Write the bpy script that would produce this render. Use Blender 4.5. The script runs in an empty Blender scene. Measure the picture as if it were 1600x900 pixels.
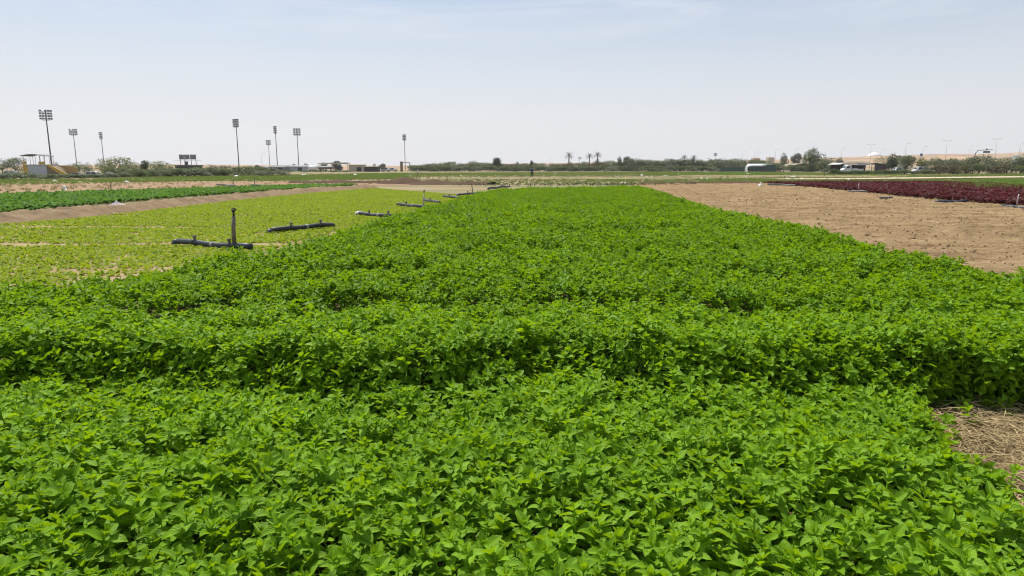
import bpy, math, random
import numpy as np

scene = bpy.context.scene
COL = scene.collection
R = math.radians
PI = math.pi

# ------------------------------------------------------------------ camera
CAM_H = 1.55
FPX = 1050.0                      # focal length in photo pixels (1600 wide)
HORIZON = 263.0
PITCH = math.atan((450.0 - HORIZON) / FPX)
cam_data = bpy.data.cameras.new("camera")
cam_data.sensor_width = 36.0
cam_data.lens = 36.0 * FPX / 1600.0
cam_data.clip_start = 0.05
cam_data.clip_end = 20000.0
cam = bpy.data.objects.new("camera", cam_data)
cam.location = (0, 0, CAM_H)
cam.rotation_euler = (PI / 2 - PITCH, 0, 0)
COL.objects.link(cam)
scene.camera = cam

# ------------------------------------------------------------------ sky, sun, exposure
SUN_EL, SUN_AZ = 60.0, -32.0      # azimuth clockwise from +Y (straight ahead)
world = bpy.data.worlds.new("World")
scene.world = world
world.use_nodes = True
wn = world.node_tree
for n in list(wn.nodes):
    wn.nodes.remove(n)
wo = wn.nodes.new("ShaderNodeOutputWorld")
wb = wn.nodes.new("ShaderNodeBackground")
wb.inputs[1].default_value = 0.085
sky = wn.nodes.new("ShaderNodeTexSky")
sky.sky_type = "NISHITA"
sky.sun_disc = False
sky.sun_elevation = R(SUN_EL)
sky.sun_rotation = R(SUN_AZ)
sky.air_density = 1.0
sky.dust_density = 1.0
sky.ozone_density = 1.4
# thin high veil: flattens the sky towards a pale milky grey, with faint cirrus streaks
tc = wn.nodes.new("ShaderNodeTexCoord")
mp = wn.nodes.new("ShaderNodeMapping")
mp.inputs["Scale"].default_value = (1.3, 1.6, 7.0)
mp.inputs["Rotation"].default_value = (0.12, -0.22, 0.3)
nz = wn.nodes.new("ShaderNodeTexNoise")
nz.inputs["Scale"].default_value = 1.7
nz.inputs["Detail"].default_value = 7.0
nz.inputs["Roughness"].default_value = 0.58
nz.inputs["Distortion"].default_value = 0.6
rp = wn.nodes.new("ShaderNodeMapRange")
rp.inputs["From Min"].default_value = 0.38
rp.inputs["From Max"].default_value = 0.75
rp.inputs["To Min"].default_value = 0.35
rp.inputs["To Max"].default_value = 0.90
mx = wn.nodes.new("ShaderNodeMix")
mx.data_type = "RGBA"
SKY_VEIL = (6.3, 6.45, 6.75, 1)
mx.inputs[7].default_value = SKY_VEIL
wn.links.new(tc.outputs["Generated"], mp.inputs[0])
wn.links.new(mp.outputs[0], nz.inputs["Vector"])
wn.links.new(nz.outputs[0], rp.inputs[0])
# the veil thickens towards the horizon and turns a warm milky white there
sx = wn.nodes.new("ShaderNodeSeparateXYZ")
wn.links.new(tc.outputs["Generated"], sx.inputs[0])
el = wn.nodes.new("ShaderNodeMapRange")
el.interpolation_type = "SMOOTHSTEP"
el.inputs["From Min"].default_value = 0.0
el.inputs["From Max"].default_value = 0.42
el.inputs["To Min"].default_value = 0.97
el.inputs["To Max"].default_value = 0.0
wn.links.new(sx.outputs[2], el.inputs[0])
mxf = wn.nodes.new("ShaderNodeMath"); mxf.operation = "MAXIMUM"
wn.links.new(rp.outputs[0], mxf.inputs[0]); wn.links.new(el.outputs[0], mxf.inputs[1])
wn.links.new(mxf.outputs[0], mx.inputs[0])
vc = wn.nodes.new("ShaderNodeMix"); vc.data_type = "RGBA"
vc.inputs[6].default_value = (5.2, 6.1, 7.4, 1)
vc.inputs[7].default_value = (7.05, 7.02, 7.25, 1)
wn.links.new(el.outputs[0], vc.inputs[0])
wn.links.new(vc.outputs[2], mx.inputs[7])
wn.links.new(sky.outputs[0], mx.inputs[6])
# faint cirrus
cm = wn.nodes.new("ShaderNodeMapping")
cm.inputs["Scale"].default_value = (1.0, 2.2, 9.0)
cm.inputs["Rotation"].default_value = (0.05, -0.16, 0.5)
cn = wn.nodes.new("ShaderNodeTexNoise")
cn.inputs["Scale"].default_value = 2.3; cn.inputs["Detail"].default_value = 9.0
cn.inputs["Roughness"].default_value = 0.62; cn.inputs["Distortion"].default_value = 1.1
cr = wn.nodes.new("ShaderNodeMapRange"); cr.interpolation_type = "SMOOTHSTEP"
cr.inputs["From Min"].default_value = 0.48; cr.inputs["From Max"].default_value = 0.74
cr.inputs["To Min"].default_value = 0.0; cr.inputs["To Max"].default_value = 1.0
ch = wn.nodes.new("ShaderNodeMapRange"); ch.interpolation_type = "SMOOTHSTEP"
ch.inputs["From Min"].default_value = 0.10; ch.inputs["From Max"].default_value = 0.36
wn.links.new(sx.outputs[2], ch.inputs[0])
cf = wn.nodes.new("ShaderNodeMath"); cf.operation = "MULTIPLY"
cx = wn.nodes.new("ShaderNodeMix"); cx.data_type = "RGBA"
cx.inputs[7].default_value = (7.7, 7.85, 8.2, 1)
wn.links.new(tc.outputs["Generated"], cm.inputs[0]); wn.links.new(cm.outputs[0], cn.inputs["Vector"])
wn.links.new(cn.outputs[0], cr.inputs[0]); wn.links.new(cr.outputs[0], cf.inputs[0]); wn.links.new(ch.outputs[0], cf.inputs[1])
wn.links.new(cf.outputs[0], cx.inputs[0]); wn.links.new(mx.outputs[2], cx.inputs[6])
wn.links.new(cx.outputs[2], wb.inputs[0])
wn.links.new(wb.outputs[0], wo.inputs[0])

sun_data = bpy.data.lights.new("sun", "SUN")
sun_data.energy = 5.0
sun_data.angle = R(0.6)
sun_data.color = (1.0, 0.95, 0.87)
sun = bpy.data.objects.new("sun", sun_data)
sun.rotation_euler = (R(90 - SUN_EL), 0, PI - R(SUN_AZ))
COL.objects.link(sun)

scene.view_settings.view_transform = "Standard"
scene.view_settings.look = "None"
scene.view_settings.exposure = 0.42
scene.view_settings.gamma = 1.0
scene.cycles.max_bounces = 8
scene.cycles.diffuse_bounces = 3
scene.cycles.transmission_bounces = 4
scene.cycles.caustics_reflective = False
scene.cycles.caustics_refractive = False
scene.cycles.use_adaptive_sampling = False
scene.cycles.pixel_filter_type = "BLACKMAN_HARRIS"
scene.cycles.filter_width = 1.15

# ------------------------------------------------------------------ photo pixel -> world
SP, CP = math.sin(PITCH), math.cos(PITCH)

def ratio(py):                     # drop per metre of forward distance for a photo row
    v = (py - 450.0) / FPX
    return (SP + v * CP) / (CP - v * SP)

def at(px, py, z=0.0):             # point on the plane z under a photo pixel
    y = (CAM_H - z) / ratio(py)
    return (xat(px, y, z), y, z)

def xat(px, y, z=0.0):             # x at forward distance y for a photo column
    return (px - 800.0) / FPX * (y * CP + (CAM_H - z) * SP)

def zat(py, y):                    # height at forward distance y for a photo row
    return CAM_H - y * ratio(py)

# ------------------------------------------------------------------ numpy noise
def _hash(ix, iy, seed):
    h = (ix.astype(np.int64) * 374761393 + iy.astype(np.int64) * 668265263 + seed * 144269504) & 0xFFFFFFFF
    h = ((h ^ (h >> 13)) * 1274126177) & 0xFFFFFFFF
    return ((h ^ (h >> 16)) & 0xFFFFFF) / float(0xFFFFFF)

def vnoise(x, y, seed=0):          # 0..1 value noise
    x = np.asarray(x, float); y = np.asarray(y, float)
    x0 = np.floor(x); y0 = np.floor(y)
    fx = x - x0; fy = y - y0
    fx = fx * fx * (3 - 2 * fx); fy = fy * fy * (3 - 2 * fy)
    a = _hash(x0, y0, seed); b = _hash(x0 + 1, y0, seed)
    c = _hash(x0, y0 + 1, seed); d = _hash(x0 + 1, y0 + 1, seed)
    return (a * (1 - fx) + b * fx) * (1 - fy) + (c * (1 - fx) + d * fx) * fy

def fbm(x, y, seed=0, octv=4):
    s = 0; a = 0.5; t = 0
    for o in range(octv):
        s = s + a * vnoise(np.asarray(x) * 2 ** o + 17.3 * o, np.asarray(y) * 2 ** o - 9.1 * o, seed + o)
        t += a; a *= 0.5
    return s / t

def sstep(a, b, x):
    t = np.clip((np.asarray(x, float) - a) / (b - a), 0, 1)
    return t * t * (3 - 2 * t)

def in_poly(x, y, poly):
    inside = np.zeros(len(x), bool)
    n = len(poly)
    for i in range(n):
        x1, y1 = poly[i][0], poly[i][1]; x2, y2 = poly[(i + 1) % n][0], poly[(i + 1) % n][1]
        c = ((y1 > y) != (y2 > y)) & (x < (x2 - x1) * (y - y1) / (y2 - y1 + 1e-12) + x1)
        inside ^= c
    return inside

# ------------------------------------------------------------------ objects
def tag(o, label=None, cat=None, group=None, kind=None):
    if label: o["label"] = label
    if cat: o["category"] = cat
    if group: o["group"] = group
    if kind: o["kind"] = kind
    return o

def mesh_obj(name, verts, faces, mat, parent=None, smooth=False, link=True):
    me = bpy.data.meshes.new(name)
    me.from_pydata([tuple(v) for v in verts], [], [tuple(f) for f in faces])
    me.update()
    if mat is not None:
        me.materials.append(mat)
    if smooth:
        me.polygons.foreach_set("use_smooth", np.ones(len(me.polygons), bool))
    o = bpy.data.objects.new(name, me)
    if link:
        COL.objects.link(o)
    if parent is not None:
        o.parent = parent
    return o

def empty(name, loc=(0, 0, 0), rz=0.0, label=None, cat=None, group=None):
    o = bpy.data.objects.new(name, None)
    o.empty_display_size = 0.2
    o.location = loc
    o.rotation_euler = (0, 0, rz)
    COL.objects.link(o)
    return tag(o, label, cat, group)

def copy_tree(o, parent=None):
    c = o.copy()
    COL.objects.link(c)
    if parent is not None:
        c.parent = parent
    for ch in list(o.children):
        copy_tree(ch, c)
    return c

class MB:
    """collects boxes, tubes, quads into one mesh"""
    def __init__(s):
        s.v = []; s.f = []
    def add(s, vs, fs):
        n = len(s.v)
        s.v += [tuple(map(float, v)) for v in vs]
        s.f += [tuple(i + n for i in f) for f in fs]
        return s
    def box(s, x0, x1, y0, y1, z0, z1, bev=0.0):
        if bev <= 0:
            s.add([(x0, y0, z0), (x1, y0, z0), (x1, y1, z0), (x0, y1, z0), (x0, y0, z1), (x1, y0, z1), (x1, y1, z1), (x0, y1, z1)],
                  [(3, 2, 1, 0), (4, 5, 6, 7), (0, 1, 5, 4), (1, 2, 6, 5), (2, 3, 7, 6), (3, 0, 4, 7)])
        else:
            b = bev
            ring = lambda z, e: [(x0 + e, y0 + b, z), (x0 + b, y0 + e, z), (x1 - b, y0 + e, z), (x1 - e, y0 + b, z),
                                 (x1 - e, y1 - b, z), (x1 - b, y1 - e, z), (x0 + b, y1 - e, z), (x0 + e, y1 - b, z)]
            rs = [ring(z0, b * .9), ring(z0 + b, 0), ring(z1 - b, 0), ring(z1, b * .9)]
            vs = sum(rs, []); fs = [tuple(range(7, -1, -1)), tuple(range(24, 32))]
            for k in range(3):
                for i in range(8):
                    fs.append((k * 8 + i, k * 8 + (i + 1) % 8, k * 8 + 8 + (i + 1) % 8, k * 8 + 8 + i))
            s.add(vs, fs)
        return s
    def tube(s, pts, rad, n=8, caps=True):
        pts = [np.array(p, float) for p in pts]
        rad = list(rad) if hasattr(rad, "__len__") else [rad] * len(pts)
        vs = []; fs = []
        ref = None
        for i, p in enumerate(pts):
            d = pts[min(i + 1, len(pts) - 1)] - pts[max(i - 1, 0)]
            d = d / (np.linalg.norm(d) + 1e-9)
            if ref is None:
                ref = np.array((1, 0, 0)) if abs(d[0]) < .8 else np.array((0, 1, 0))
            a = np.cross(d, ref); a /= np.linalg.norm(a) + 1e-9
            b = np.cross(d, a)
            ref = -b if False else ref
            for k in range(n):
                t = 2 * PI * k / n
                vs.append(p + rad[i] * (math.cos(t) * a + math.sin(t) * b))
        for i in range(len(pts) - 1):
            for k in range(n):
                fs.append((i * n + k, i * n + (k + 1) % n, (i + 1) * n + (k + 1) % n, (i + 1) * n + k))
        if caps:
            fs.append(tuple(range(n - 1, -1, -1)))
            fs.append(tuple(range((len(pts) - 1) * n, len(pts) * n)))
        return s.add(vs, fs)
    def lathe(s, prof, n=12, c=(0, 0, 0)):
        vs = []; fs = []
        for r, z in prof:
            for k in range(n):
                t = 2 * PI * k / n
                vs.append((c[0] + r * math.cos(t), c[1] + r * math.sin(t), c[2] + z))
        for i in range(len(prof) - 1):
            for k in range(n):
                fs.append((i * n + k, i * n + (k + 1) % n, (i + 1) * n + (k + 1) % n, (i + 1) * n + k))
        fs.append(tuple(range(n - 1, -1, -1))); fs.append(tuple(range((len(prof) - 1) * n, len(prof) * n)))
        return s.add(vs, fs)
    def extrude(s, prof, y0, y1):      # closed (x,z) outline extruded along y
        n = len(prof)
        vs = [(x, y0, z) for x, z in prof] + [(x, y1, z) for x, z in prof]
        fs = [tuple(range(n)), tuple(range(2 * n - 1, n - 1, -1))]
        fs += [(i, i + n, (i + 1) % n + n, (i + 1) % n) for i in range(n)]
        return s.add(vs, fs)
    def build(s, name, mat, parent=None, smooth=False):
        return mesh_obj(name, s.v, s.f, mat, parent, smooth)

# ------------------------------------------------------------------ materials
def _new(name):
    m = bpy.data.materials.new(name)
    m.use_nodes = True
    nt = m.node_tree
    for n in list(nt.nodes):
        nt.nodes.remove(n)
    out = nt.nodes.new("ShaderNodeOutputMaterial")
    return m, nt, out

def _noise(nt, vec, scale, detail=5, rough=.6):
    n = nt.nodes.new("ShaderNodeTexNoise")
    n.inputs["Scale"].default_value = scale
    n.inputs["Detail"].default_value = detail
    n.inputs["Roughness"].default_value = rough
    if vec is not None:
        nt.links.new(vec, n.inputs["Vector"])
    return n.outputs[0]

def _ramp(nt, fac, stops):
    r = nt.nodes.new("ShaderNodeValToRGB")
    el = r.color_ramp.elements
    while len(el) < len(stops):
        el.new(0.5)
    for e, (p, c) in zip(el, stops):
        e.position = p; e.color = (*c, 1)
    nt.links.new(fac, r.inputs[0])
    return r.outputs[0]

def _mix(nt, fac, a, b, mode="MIX"):
    m = nt.nodes.new("ShaderNodeMix")
    m.data_type = "RGBA"; m.blend_type = mode
    for sock, v in ((0, fac), (6, a), (7, b)):
        if isinstance(v, (int, float)):
            m.inputs[sock].default_value = v
        elif isinstance(v, tuple):
            m.inputs[sock].default_value = (*v, 1)
        else:
            nt.links.new(v, m.inputs[sock])
    return m.outputs[2]

def _math(nt, op, a, b=0.0):
    m = nt.nodes.new("ShaderNodeMath"); m.operation = op
    for i, v in enumerate((a, b)):
        if isinstance(v, (int, float)):
            m.inputs[i].default_value = v
        else:
            nt.links.new(v, m.inputs[i])
    return m.outputs[0]

def _bump(nt, h, strength, dist=.01):
    b = nt.nodes.new("ShaderNodeBump")
    b.inputs["Strength"].default_value = strength
    b.inputs["Distance"].default_value = dist
    nt.links.new(h, b.inputs["Height"])
    return b.outputs[0]

def _pos(nt):
    return nt.nodes.new("ShaderNodeNewGeometry").outputs["Position"]

def _obj(nt):
    return nt.nodes.new("ShaderNodeTexCoord").outputs["Object"]

def _rand(nt):
    return nt.nodes.new("ShaderNodeObjectInfo").outputs["Random"]

def plain(name, col, rough=.6, metal=0.0, var=.12, scale=3.0, spec=.4):
    """painted / weathered surface: base colour broken by object-space noise"""
    m, nt, out = _new(name)
    p = nt.nodes.new("ShaderNodeBsdfPrincipled")
    n = _noise(nt, _obj(nt), scale, 6, .65)
    c = _ramp(nt, n, [(.25, tuple(x * (1 - var * 1.6) for x in col)), (.75, tuple(min(1, x * (1 + var)) for x in col))])
    nt.links.new(c, p.inputs["Base Color"])
    p.inputs["Roughness"].default_value = rough
    p.inputs["Metallic"].default_value = metal
    p.inputs["Specular IOR Level"].default_value = spec
    nt.links.new(p.outputs[0], out.inputs[0])
    return m

def leaf_mat(name, dark, light, trans=.35, rough=.42, spec=.35, patch=.35, veins=False, hue2=None, hue2_from=.95, tmul=(1.5, 1.5, 1.0)):
    """leaf: diffuse + gloss mixed with translucency; colour varies per plant and in patches over the field"""
    m, nt, out = _new(name)
    isl = nt.nodes.new("ShaderNodeNewGeometry").outputs["Random Per Island"]
    own = _math(nt, "ADD", _math(nt, "MULTIPLY", _rand(nt), .45), _math(nt, "MULTIPLY", isl, .55))
    fac = _math(nt, "ADD", _math(nt, "MULTIPLY", own, 1 - patch),
                _math(nt, "MULTIPLY", _noise(nt, _pos(nt), patch_scale(name), 3), patch))
    col = _mix(nt, fac, dark, light)
    if hue2 is not None:
        col = _mix(nt, _math(nt, "GREATER_THAN", isl, hue2_from), col, hue2)
    p = nt.nodes.new("ShaderNodeBsdfPrincipled")
    t = nt.nodes.new("ShaderNodeBsdfTranslucent")
    if veins:
        uv = nt.nodes.new("ShaderNodeUVMap").outputs[0]
        sep = nt.nodes.new("ShaderNodeSeparateXYZ")
        nt.links.new(uv, sep.inputs[0])
        du = _math(nt, "ABSOLUTE", _math(nt, "SUBTRACT", sep.outputs[0], .5))
        ph = _math(nt, "SUBTRACT", _math(nt, "MULTIPLY", sep.outputs[1], 7.0), _math(nt, "MULTIPLY", du, 5.0))
        wav = _math(nt, "ABSOLUTE", _math(nt, "SINE", _math(nt, "MULTIPLY", ph, PI)))
        wav = _math(nt, "POWER", wav, .55)
        mid = _math(nt, "MINIMUM", _math(nt, "MULTIPLY", du, 14.0), 1.0)
        h = _math(nt, "MULTIPLY", wav, mid)
        fine = _noise(nt, uv, 16, 3)
        hh = _math(nt, "ADD", h, _math(nt, "MULTIPLY", fine, .5))
        nrm = _bump(nt, hh, .5, .003)
        nt.links.new(nrm, p.inputs["Normal"]); nt.links.new(nrm, t.inputs["Normal"])
        col = _mix(nt, _math(nt, "SUBTRACT", 1.0, h), col, _mix(nt, .5, col, tuple(min(1, c * 1.7 + .02) for c in light)))
    nt.links.new(col, p.inputs["Base Color"])
    p.inputs["Roughness"].default_value = rough
    p.inputs["Specular IOR Level"].default_value = spec
    tcol = _mix(nt, 1.0, col, tmul, "MULTIPLY")
    nt.links.new(tcol, t.inputs["Color"])
    ms = nt.nodes.new("ShaderNodeMixShader")
    ms.inputs[0].default_value = trans
    nt.links.new(p.outputs[0], ms.inputs[1]); nt.links.new(t.outputs[0], ms.inputs[2])
    nt.links.new(ms.outputs[0], out.inputs[0])
    return m

def patch_scale(name):
    return .8 if "mint" in name else .25

def soil_mat(name, stops, scale=.8, fine=18.0, bump=.6, dist=.03, stripe=0.0):
    m, nt, out = _new(name)
    p = nt.nodes.new("ShaderNodeBsdfPrincipled")
    pos = _pos(nt)
    a = _noise(nt, pos, scale, 8, .62)
    b = _noise(nt, pos, fine, 6, .7)
    f = _math(nt, "ADD", _math(nt, "MULTIPLY", a, .62), _math(nt, "MULTIPLY", b, .38))
    if stripe > 0:                   # long fine furrow lines left by the harrow
        mq = nt.nodes.new("ShaderNodeMapping"); mq.inputs["Scale"].default_value = (.16, 2.6, 1); mq.inputs["Rotation"].default_value = (0, 0, .05)
        nt.links.new(pos, mq.inputs[0])
        s = _noise(nt, mq.outputs[0], 1.5, 6, .65)
        f = _math(nt, "ADD", _math(nt, "MULTIPLY", f, 1 - stripe), _math(nt, "MULTIPLY", s, stripe))
    col = _ramp(nt, f, stops)
    nt.links.new(col, p.inputs["Base Color"])
    p.inputs["Roughness"].default_value = .95
    p.inputs["Specular IOR Level"].default_value = .1
    nt.links.new(_bump(nt, b, bump, dist), p.inputs["Normal"])
    nt.links.new(p.outputs[0], out.inputs[0])
    return m

# ------------------------------------------------------------------ instancing for uncountable plants
def _scatter_group():
    g = bpy.data.node_groups.new("scatter_plants", "GeometryNodeTree")
    g.interface.new_socket("Geometry", in_out="INPUT", socket_type="NodeSocketGeometry")
    g.interface.new_socket("Plants", in_out="INPUT", socket_type="NodeSocketCollection")
    g.interface.new_socket("Geometry", in_out="OUTPUT", socket_type="NodeSocketGeometry")
    gi = g.nodes.new("NodeGroupInput"); go = g.nodes.new("NodeGroupOutput")
    ci = g.nodes.new("GeometryNodeCollectionInfo")
    ci.inputs["Separate Children"].default_value = True
    ci.inputs["Reset Children"].default_value = True
    ip = g.nodes.new("GeometryNodeInstanceOnPoints")
    ip.inputs["Pick Instance"].default_value = True
    def attr(nm, typ):
        n = g.nodes.new("GeometryNodeInputNamedAttribute"); n.data_type = typ
        n.inputs[0].default_value = nm
        return n.outputs[0]
    er = g.nodes.new("FunctionNodeEulerToRotation")
    L = g.links.new
    L(gi.outputs[0], ip.inputs["Points"]); L(gi.outputs[1], ci.inputs[0])
    L(ci.outputs[0], ip.inputs["Instance"])
    L(attr("pick", "INT"), ip.inputs["Instance Index"])
    L(attr("turn", "FLOAT_VECTOR"), er.inputs[0]); L(er.outputs[0], ip.inputs["Rotation"])
    L(attr("size", "FLOAT"), ip.inputs["Scale"])
    L(ip.outputs[0], go.inputs[0])
    return g

SCATTER = _scatter_group()

def plant_set(name, objs):
    c = bpy.data.collections.new(name)
    for o in objs:
        c.objects.link(o)
    return c

def scatter(name, pts, coll, rng, label, cat, tilt=.25, size=(.8, 1.2), lean=None, sizes=None):
    pts = np.asarray(pts, np.float32); n = len(pts)
    me = bpy.data.meshes.new(name)
    me.vertices.add(n)
    me.vertices.foreach_set("co", pts.ravel())
    rot = np.zeros((n, 3), np.float32)
    rot[:, 0] = rng.normal(0, tilt, n); rot[:, 1] = rng.normal(0, tilt, n)
    if lean is not None:
        rot[:, :2] += lean
    rot[:, 2] = rng.uniform(0, 2 * PI, n)
    a = me.attributes.new("turn", "FLOAT_VECTOR", "POINT"); a.data.foreach_set("vector", rot.ravel())
    s = rng.uniform(size[0], size[1], n).astype(np.float32)
    if sizes is not None:
        s = s * np.asarray(sizes, np.float32)
    a = me.attributes.new("size", "FLOAT", "POINT"); a.data.foreach_set("value", s)
    a = me.attributes.new("pick", "INT", "POINT"); a.data.foreach_set("value", rng.integers(0, 1000, n).astype(np.int32))
    o = bpy.data.objects.new(name, me)
    COL.objects.link(o)
    md = o.modifiers.new("scatter", "NODES"); md.node_group = SCATTER
    for it in SCATTER.interface.items_tree:
        if it.in_out == "INPUT" and it.name == "Plants":
            md[it.identifier] = coll
    return tag(o, label, cat, kind="stuff")

def grid_points(x0, x1, y0, y1, dens, rng):
    n = int((x1 - x0) * (y1 - y0) * dens)
    # jittered grid: even cover without clumps or holes
    step = 1 / math.sqrt(dens)
    gx, gy = np.meshgrid(np.arange(x0, x1, step), np.arange(y0, y1, step))
    gx = gx.ravel() + rng.uniform(-.48, .48, gx.size) * step
    gy = gy.ravel() + rng.uniform(-.48, .48, gy.size) * step
    return gx, gy

def in_view(x, y, margin=1.2):       # keeps what the photograph's camera (or one a step aside) could see
    return (np.abs(x) < y * .80 + margin) & (y > .6)
# ================================================================== ground
def ground_z(x, y):
    """broad lie of the land: flat fields, a shallow dip round the car park at the left"""
    x = np.asarray(x, float); y = np.asarray(y, float)
    d = ((x + 112) / 48.0) ** 2 + ((y - 182) / 42.0) ** 2
    return -1.05 * np.exp(-d * 1.3)

def gz(x, y):
    return float(ground_z(x, y))

def sheet(name, xs, ys, zf, mat, label=None, cat=None, kind="structure"):
    X, Y = np.meshgrid(xs, ys)
    Z = zf(X, Y)
    nx, ny = len(xs), len(ys)
    v = np.stack([X.ravel(), Y.ravel(), Z.ravel()], 1)
    i = np.arange(nx * ny).reshape(ny, nx)
    f = np.stack([i[:-1, :-1].ravel(), i[:-1, 1:].ravel(), i[1:, 1:].ravel(), i[1:, :-1].ravel()], 1)
    o = fast_mesh(name, v, f, mat, smooth=True)
    return tag(o, label, cat, kind=kind)

def fast_mesh(name, v, f, mat, smooth=False, uv=None, link=True, parent=None):
    """verts (n,3), quads (m,4) -> object"""
    me = bpy.data.meshes.new(name)
    v = np.asarray(v, np.float32); f = np.asarray(f, np.int32)
    k = f.shape[1]
    me.vertices.add(len(v)); me.vertices.foreach_set("co", v.ravel())
    me.loops.add(f.size); me.loops.foreach_set("vertex_index", f.ravel())
    me.polygons.add(len(f)); me.polygons.foreach_set("loop_start", np.arange(0, f.size, k, dtype=np.int32))
    me.polygons.foreach_set("loop_total", np.full(len(f), k, np.int32))
    if smooth:
        me.polygons.foreach_set("use_smooth", np.ones(len(f), bool))
    if uv is not None:
        l = me.uv_layers.new(name="UVMap")
        l.data.foreach_set("uv", np.asarray(uv, np.float32)[f.ravel()].ravel())
    me.update(calc_edges=True)
    me.validate()
    if mat is not None:
        me.materials.append(mat)
    o = bpy.data.objects.new(name, me)
    if link:
        COL.objects.link(o)
    if parent is not None:
        o.parent = parent
    return o

def poly_grid(left, right, nx, ny, zf, name, mat, label=None, cat=None, kind="structure"):
    """sheet between two polylines (lists of (x,y)), resampled to ny rows"""
    def res(pl):
        pl = np.array([(p[0], p[1]) for p in pl], float)
        d = np.r_[0, np.cumsum(np.hypot(*np.diff(pl, axis=0).T))]
        t = np.linspace(0, d[-1], ny)
        return np.stack([np.interp(t, d, pl[:, 0]), np.interp(t, d, pl[:, 1])], 1)
    A, B = res(left), res(right)
    s = np.linspace(0, 1, nx)[None, :, None]
    P = A[:, None, :] * (1 - s) + B[:, None, :] * s
    X, Y = P[..., 0], P[..., 1]
    Z = zf(X, Y)
    v = np.stack([X.ravel(), Y.ravel(), Z.ravel()], 1)
    i = np.arange(nx * ny).reshape(ny, nx)
    f = np.stack([i[:-1, :-1].ravel(), i[:-1, 1:].ravel(), i[1:, 1:].ravel(), i[1:, :-1].ravel()], 1)
    o = fast_mesh(name, v, f, mat, smooth=True)
    return tag(o, label, cat, kind=kind)

def field_mat():
    """sandy earth with thin low growth in long patches"""
    m, nt, out = _new("field_earth")
    p = nt.nodes.new("ShaderNodeBsdfPrincipled")
    pos = _pos(nt)
    mp_ = nt.nodes.new("ShaderNodeMapping"); mp_.inputs["Scale"].default_value = (.22, 1.0, 1.0)
    nt.links.new(pos, mp_.inputs[0])
    a = _noise(nt, pos, .05, 8, .65); b = _noise(nt, pos, 3.0, 6, .7)
    f = _math(nt, "ADD", _math(nt, "MULTIPLY", a, .62), _math(nt, "MULTIPLY", b, .38))
    earth = _ramp(nt, f, [(.30, (.14, .105, .06)), (.45, (.22, .165, .095)), (.58, (.30, .235, .15)), (.75, (.37, .31, .21))])
    g = _noise(nt, mp_.outputs[0], .16, 9, .72)
    gm = _ramp(nt, _math(nt, "ADD", _math(nt, "MULTIPLY", g, .8), _math(nt, "MULTIPLY", b, .2)), [(.46, (0, 0, 0)), (.56, (.75, .75, .75))])
    green = _mix(nt, b, (.075, .105, .028), (.17, .185, .065))
    nt.links.new(_mix(nt, gm, earth, green), p.inputs["Base Color"])
    p.inputs["Roughness"].default_value = .95; p.inputs["Specular IOR Level"].default_value = .1
    nt.links.new(_bump(nt, b, .5, .05), p.inputs["Normal"])
    nt.links.new(p.outputs[0], out.inputs[0])
    return m
S_base = field_mat()
S_tan = soil_mat("tilled_earth", [(.33, (.088, .052, .024)), (.44, (.20, .132, .066)), (.56, (.305, .214, .114)), (.7, (.42, .315, .185))], .9, 22.0, 1.0, .05, stripe=.42)
S_bank = soil_mat("bank_earth", [(.28, (.10, .066, .036)), (.5, (.21, .148, .086)), (.75, (.31, .235, .145))], 1.2, 14.0, .8, .05)
S_brown = soil_mat("brown_earth", [(.28, (.14, .085, .048)), (.5, (.25, .165, .098)), (.75, (.33, .245, .155))], .5, 9.0, .6, .05)
S_dark = soil_mat("mound_earth", [(.28, (.045, .026, .016)), (.55, (.085, .052, .032)), (.8, (.14, .092, .058))], 1.0, 8.0, .8, .05)
S_seed = soil_mat("seedbed_earth", [(.28, (.17, .115, .06)), (.5, (.28, .205, .115)), (.75, (.38, .30, .185))], 1.0, 16.0, .6, .03)
S_bed = soil_mat("mint_bed_earth", [(.28, (.05, .035, .018)), (.5, (.09, .062, .033)), (.8, (.16, .12, .07))], 2.0, 24.0, .8, .02)
S_sand = soil_mat("dune_sand", [(.38, (.12, .105, .065)), (.47, (.28, .19, .115)), (.56, (.38, .255, .155)), (.72, (.46, .33, .22))], .014, .09, .5, .5)

def _axis(lo, hi, dense0, dense1, step, n):
    a = np.arange(dense0, dense1, step)
    l = dense0 - np.geomspace(step, dense0 - lo, n)[::-1]
    r = dense1 + np.geomspace(step, hi - dense1, n)
    return np.r_[l, a, r]

sheet("ground", _axis(-6000, 6000, -260, 260, 6, 14), _axis(-60, 9000, -10, 420, 6, 14), ground_z, S_base,
      "flat sandy farm ground running to the horizon", "ground")

# --- bed boundaries (canopy heights used when reading them off the photo)
MINT_L = [(-5.6, 0.4), (-5.4, 4.2)] + [at(px, py, .46)[:2] for px, py in ((0, 449), (120, 430), (235, 410), (300, 397), (390, 391), (455, 370), (520, 351), (640, 325), (700, 309), (762, 296))]
MINT_R = [(8.2, 0.4), (8.0, 4.6)] + [at(px, py, .42)[:2] for px, py in ((1600, 426), (1450, 392), (1330, 366), (1230, 345), (1130, 326), (1060, 305), (1010, 292.5))]
MINT_FAR = max(MINT_L[-1][1], MINT_R[-1][1])
MINT_POLY = MINT_L + MINT_R[::-1]
HOLE = [(2.12, 0.2), (2.10, 2.6), (2.10, 3.1), (2.25, 3.55), (2.55, 4.05), (3.2, 4.05), (4.2, 4.25), (9.0, 4.2), (9.0, .2)]

def poly_dist(x, y, pl):
    """signed x distance to a boundary polyline given as (x,y) with rising y"""
    p = np.array([(a[0], a[1]) for a in pl])
    return x - np.interp(y, p[:, 1], p[:, 0])

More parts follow.
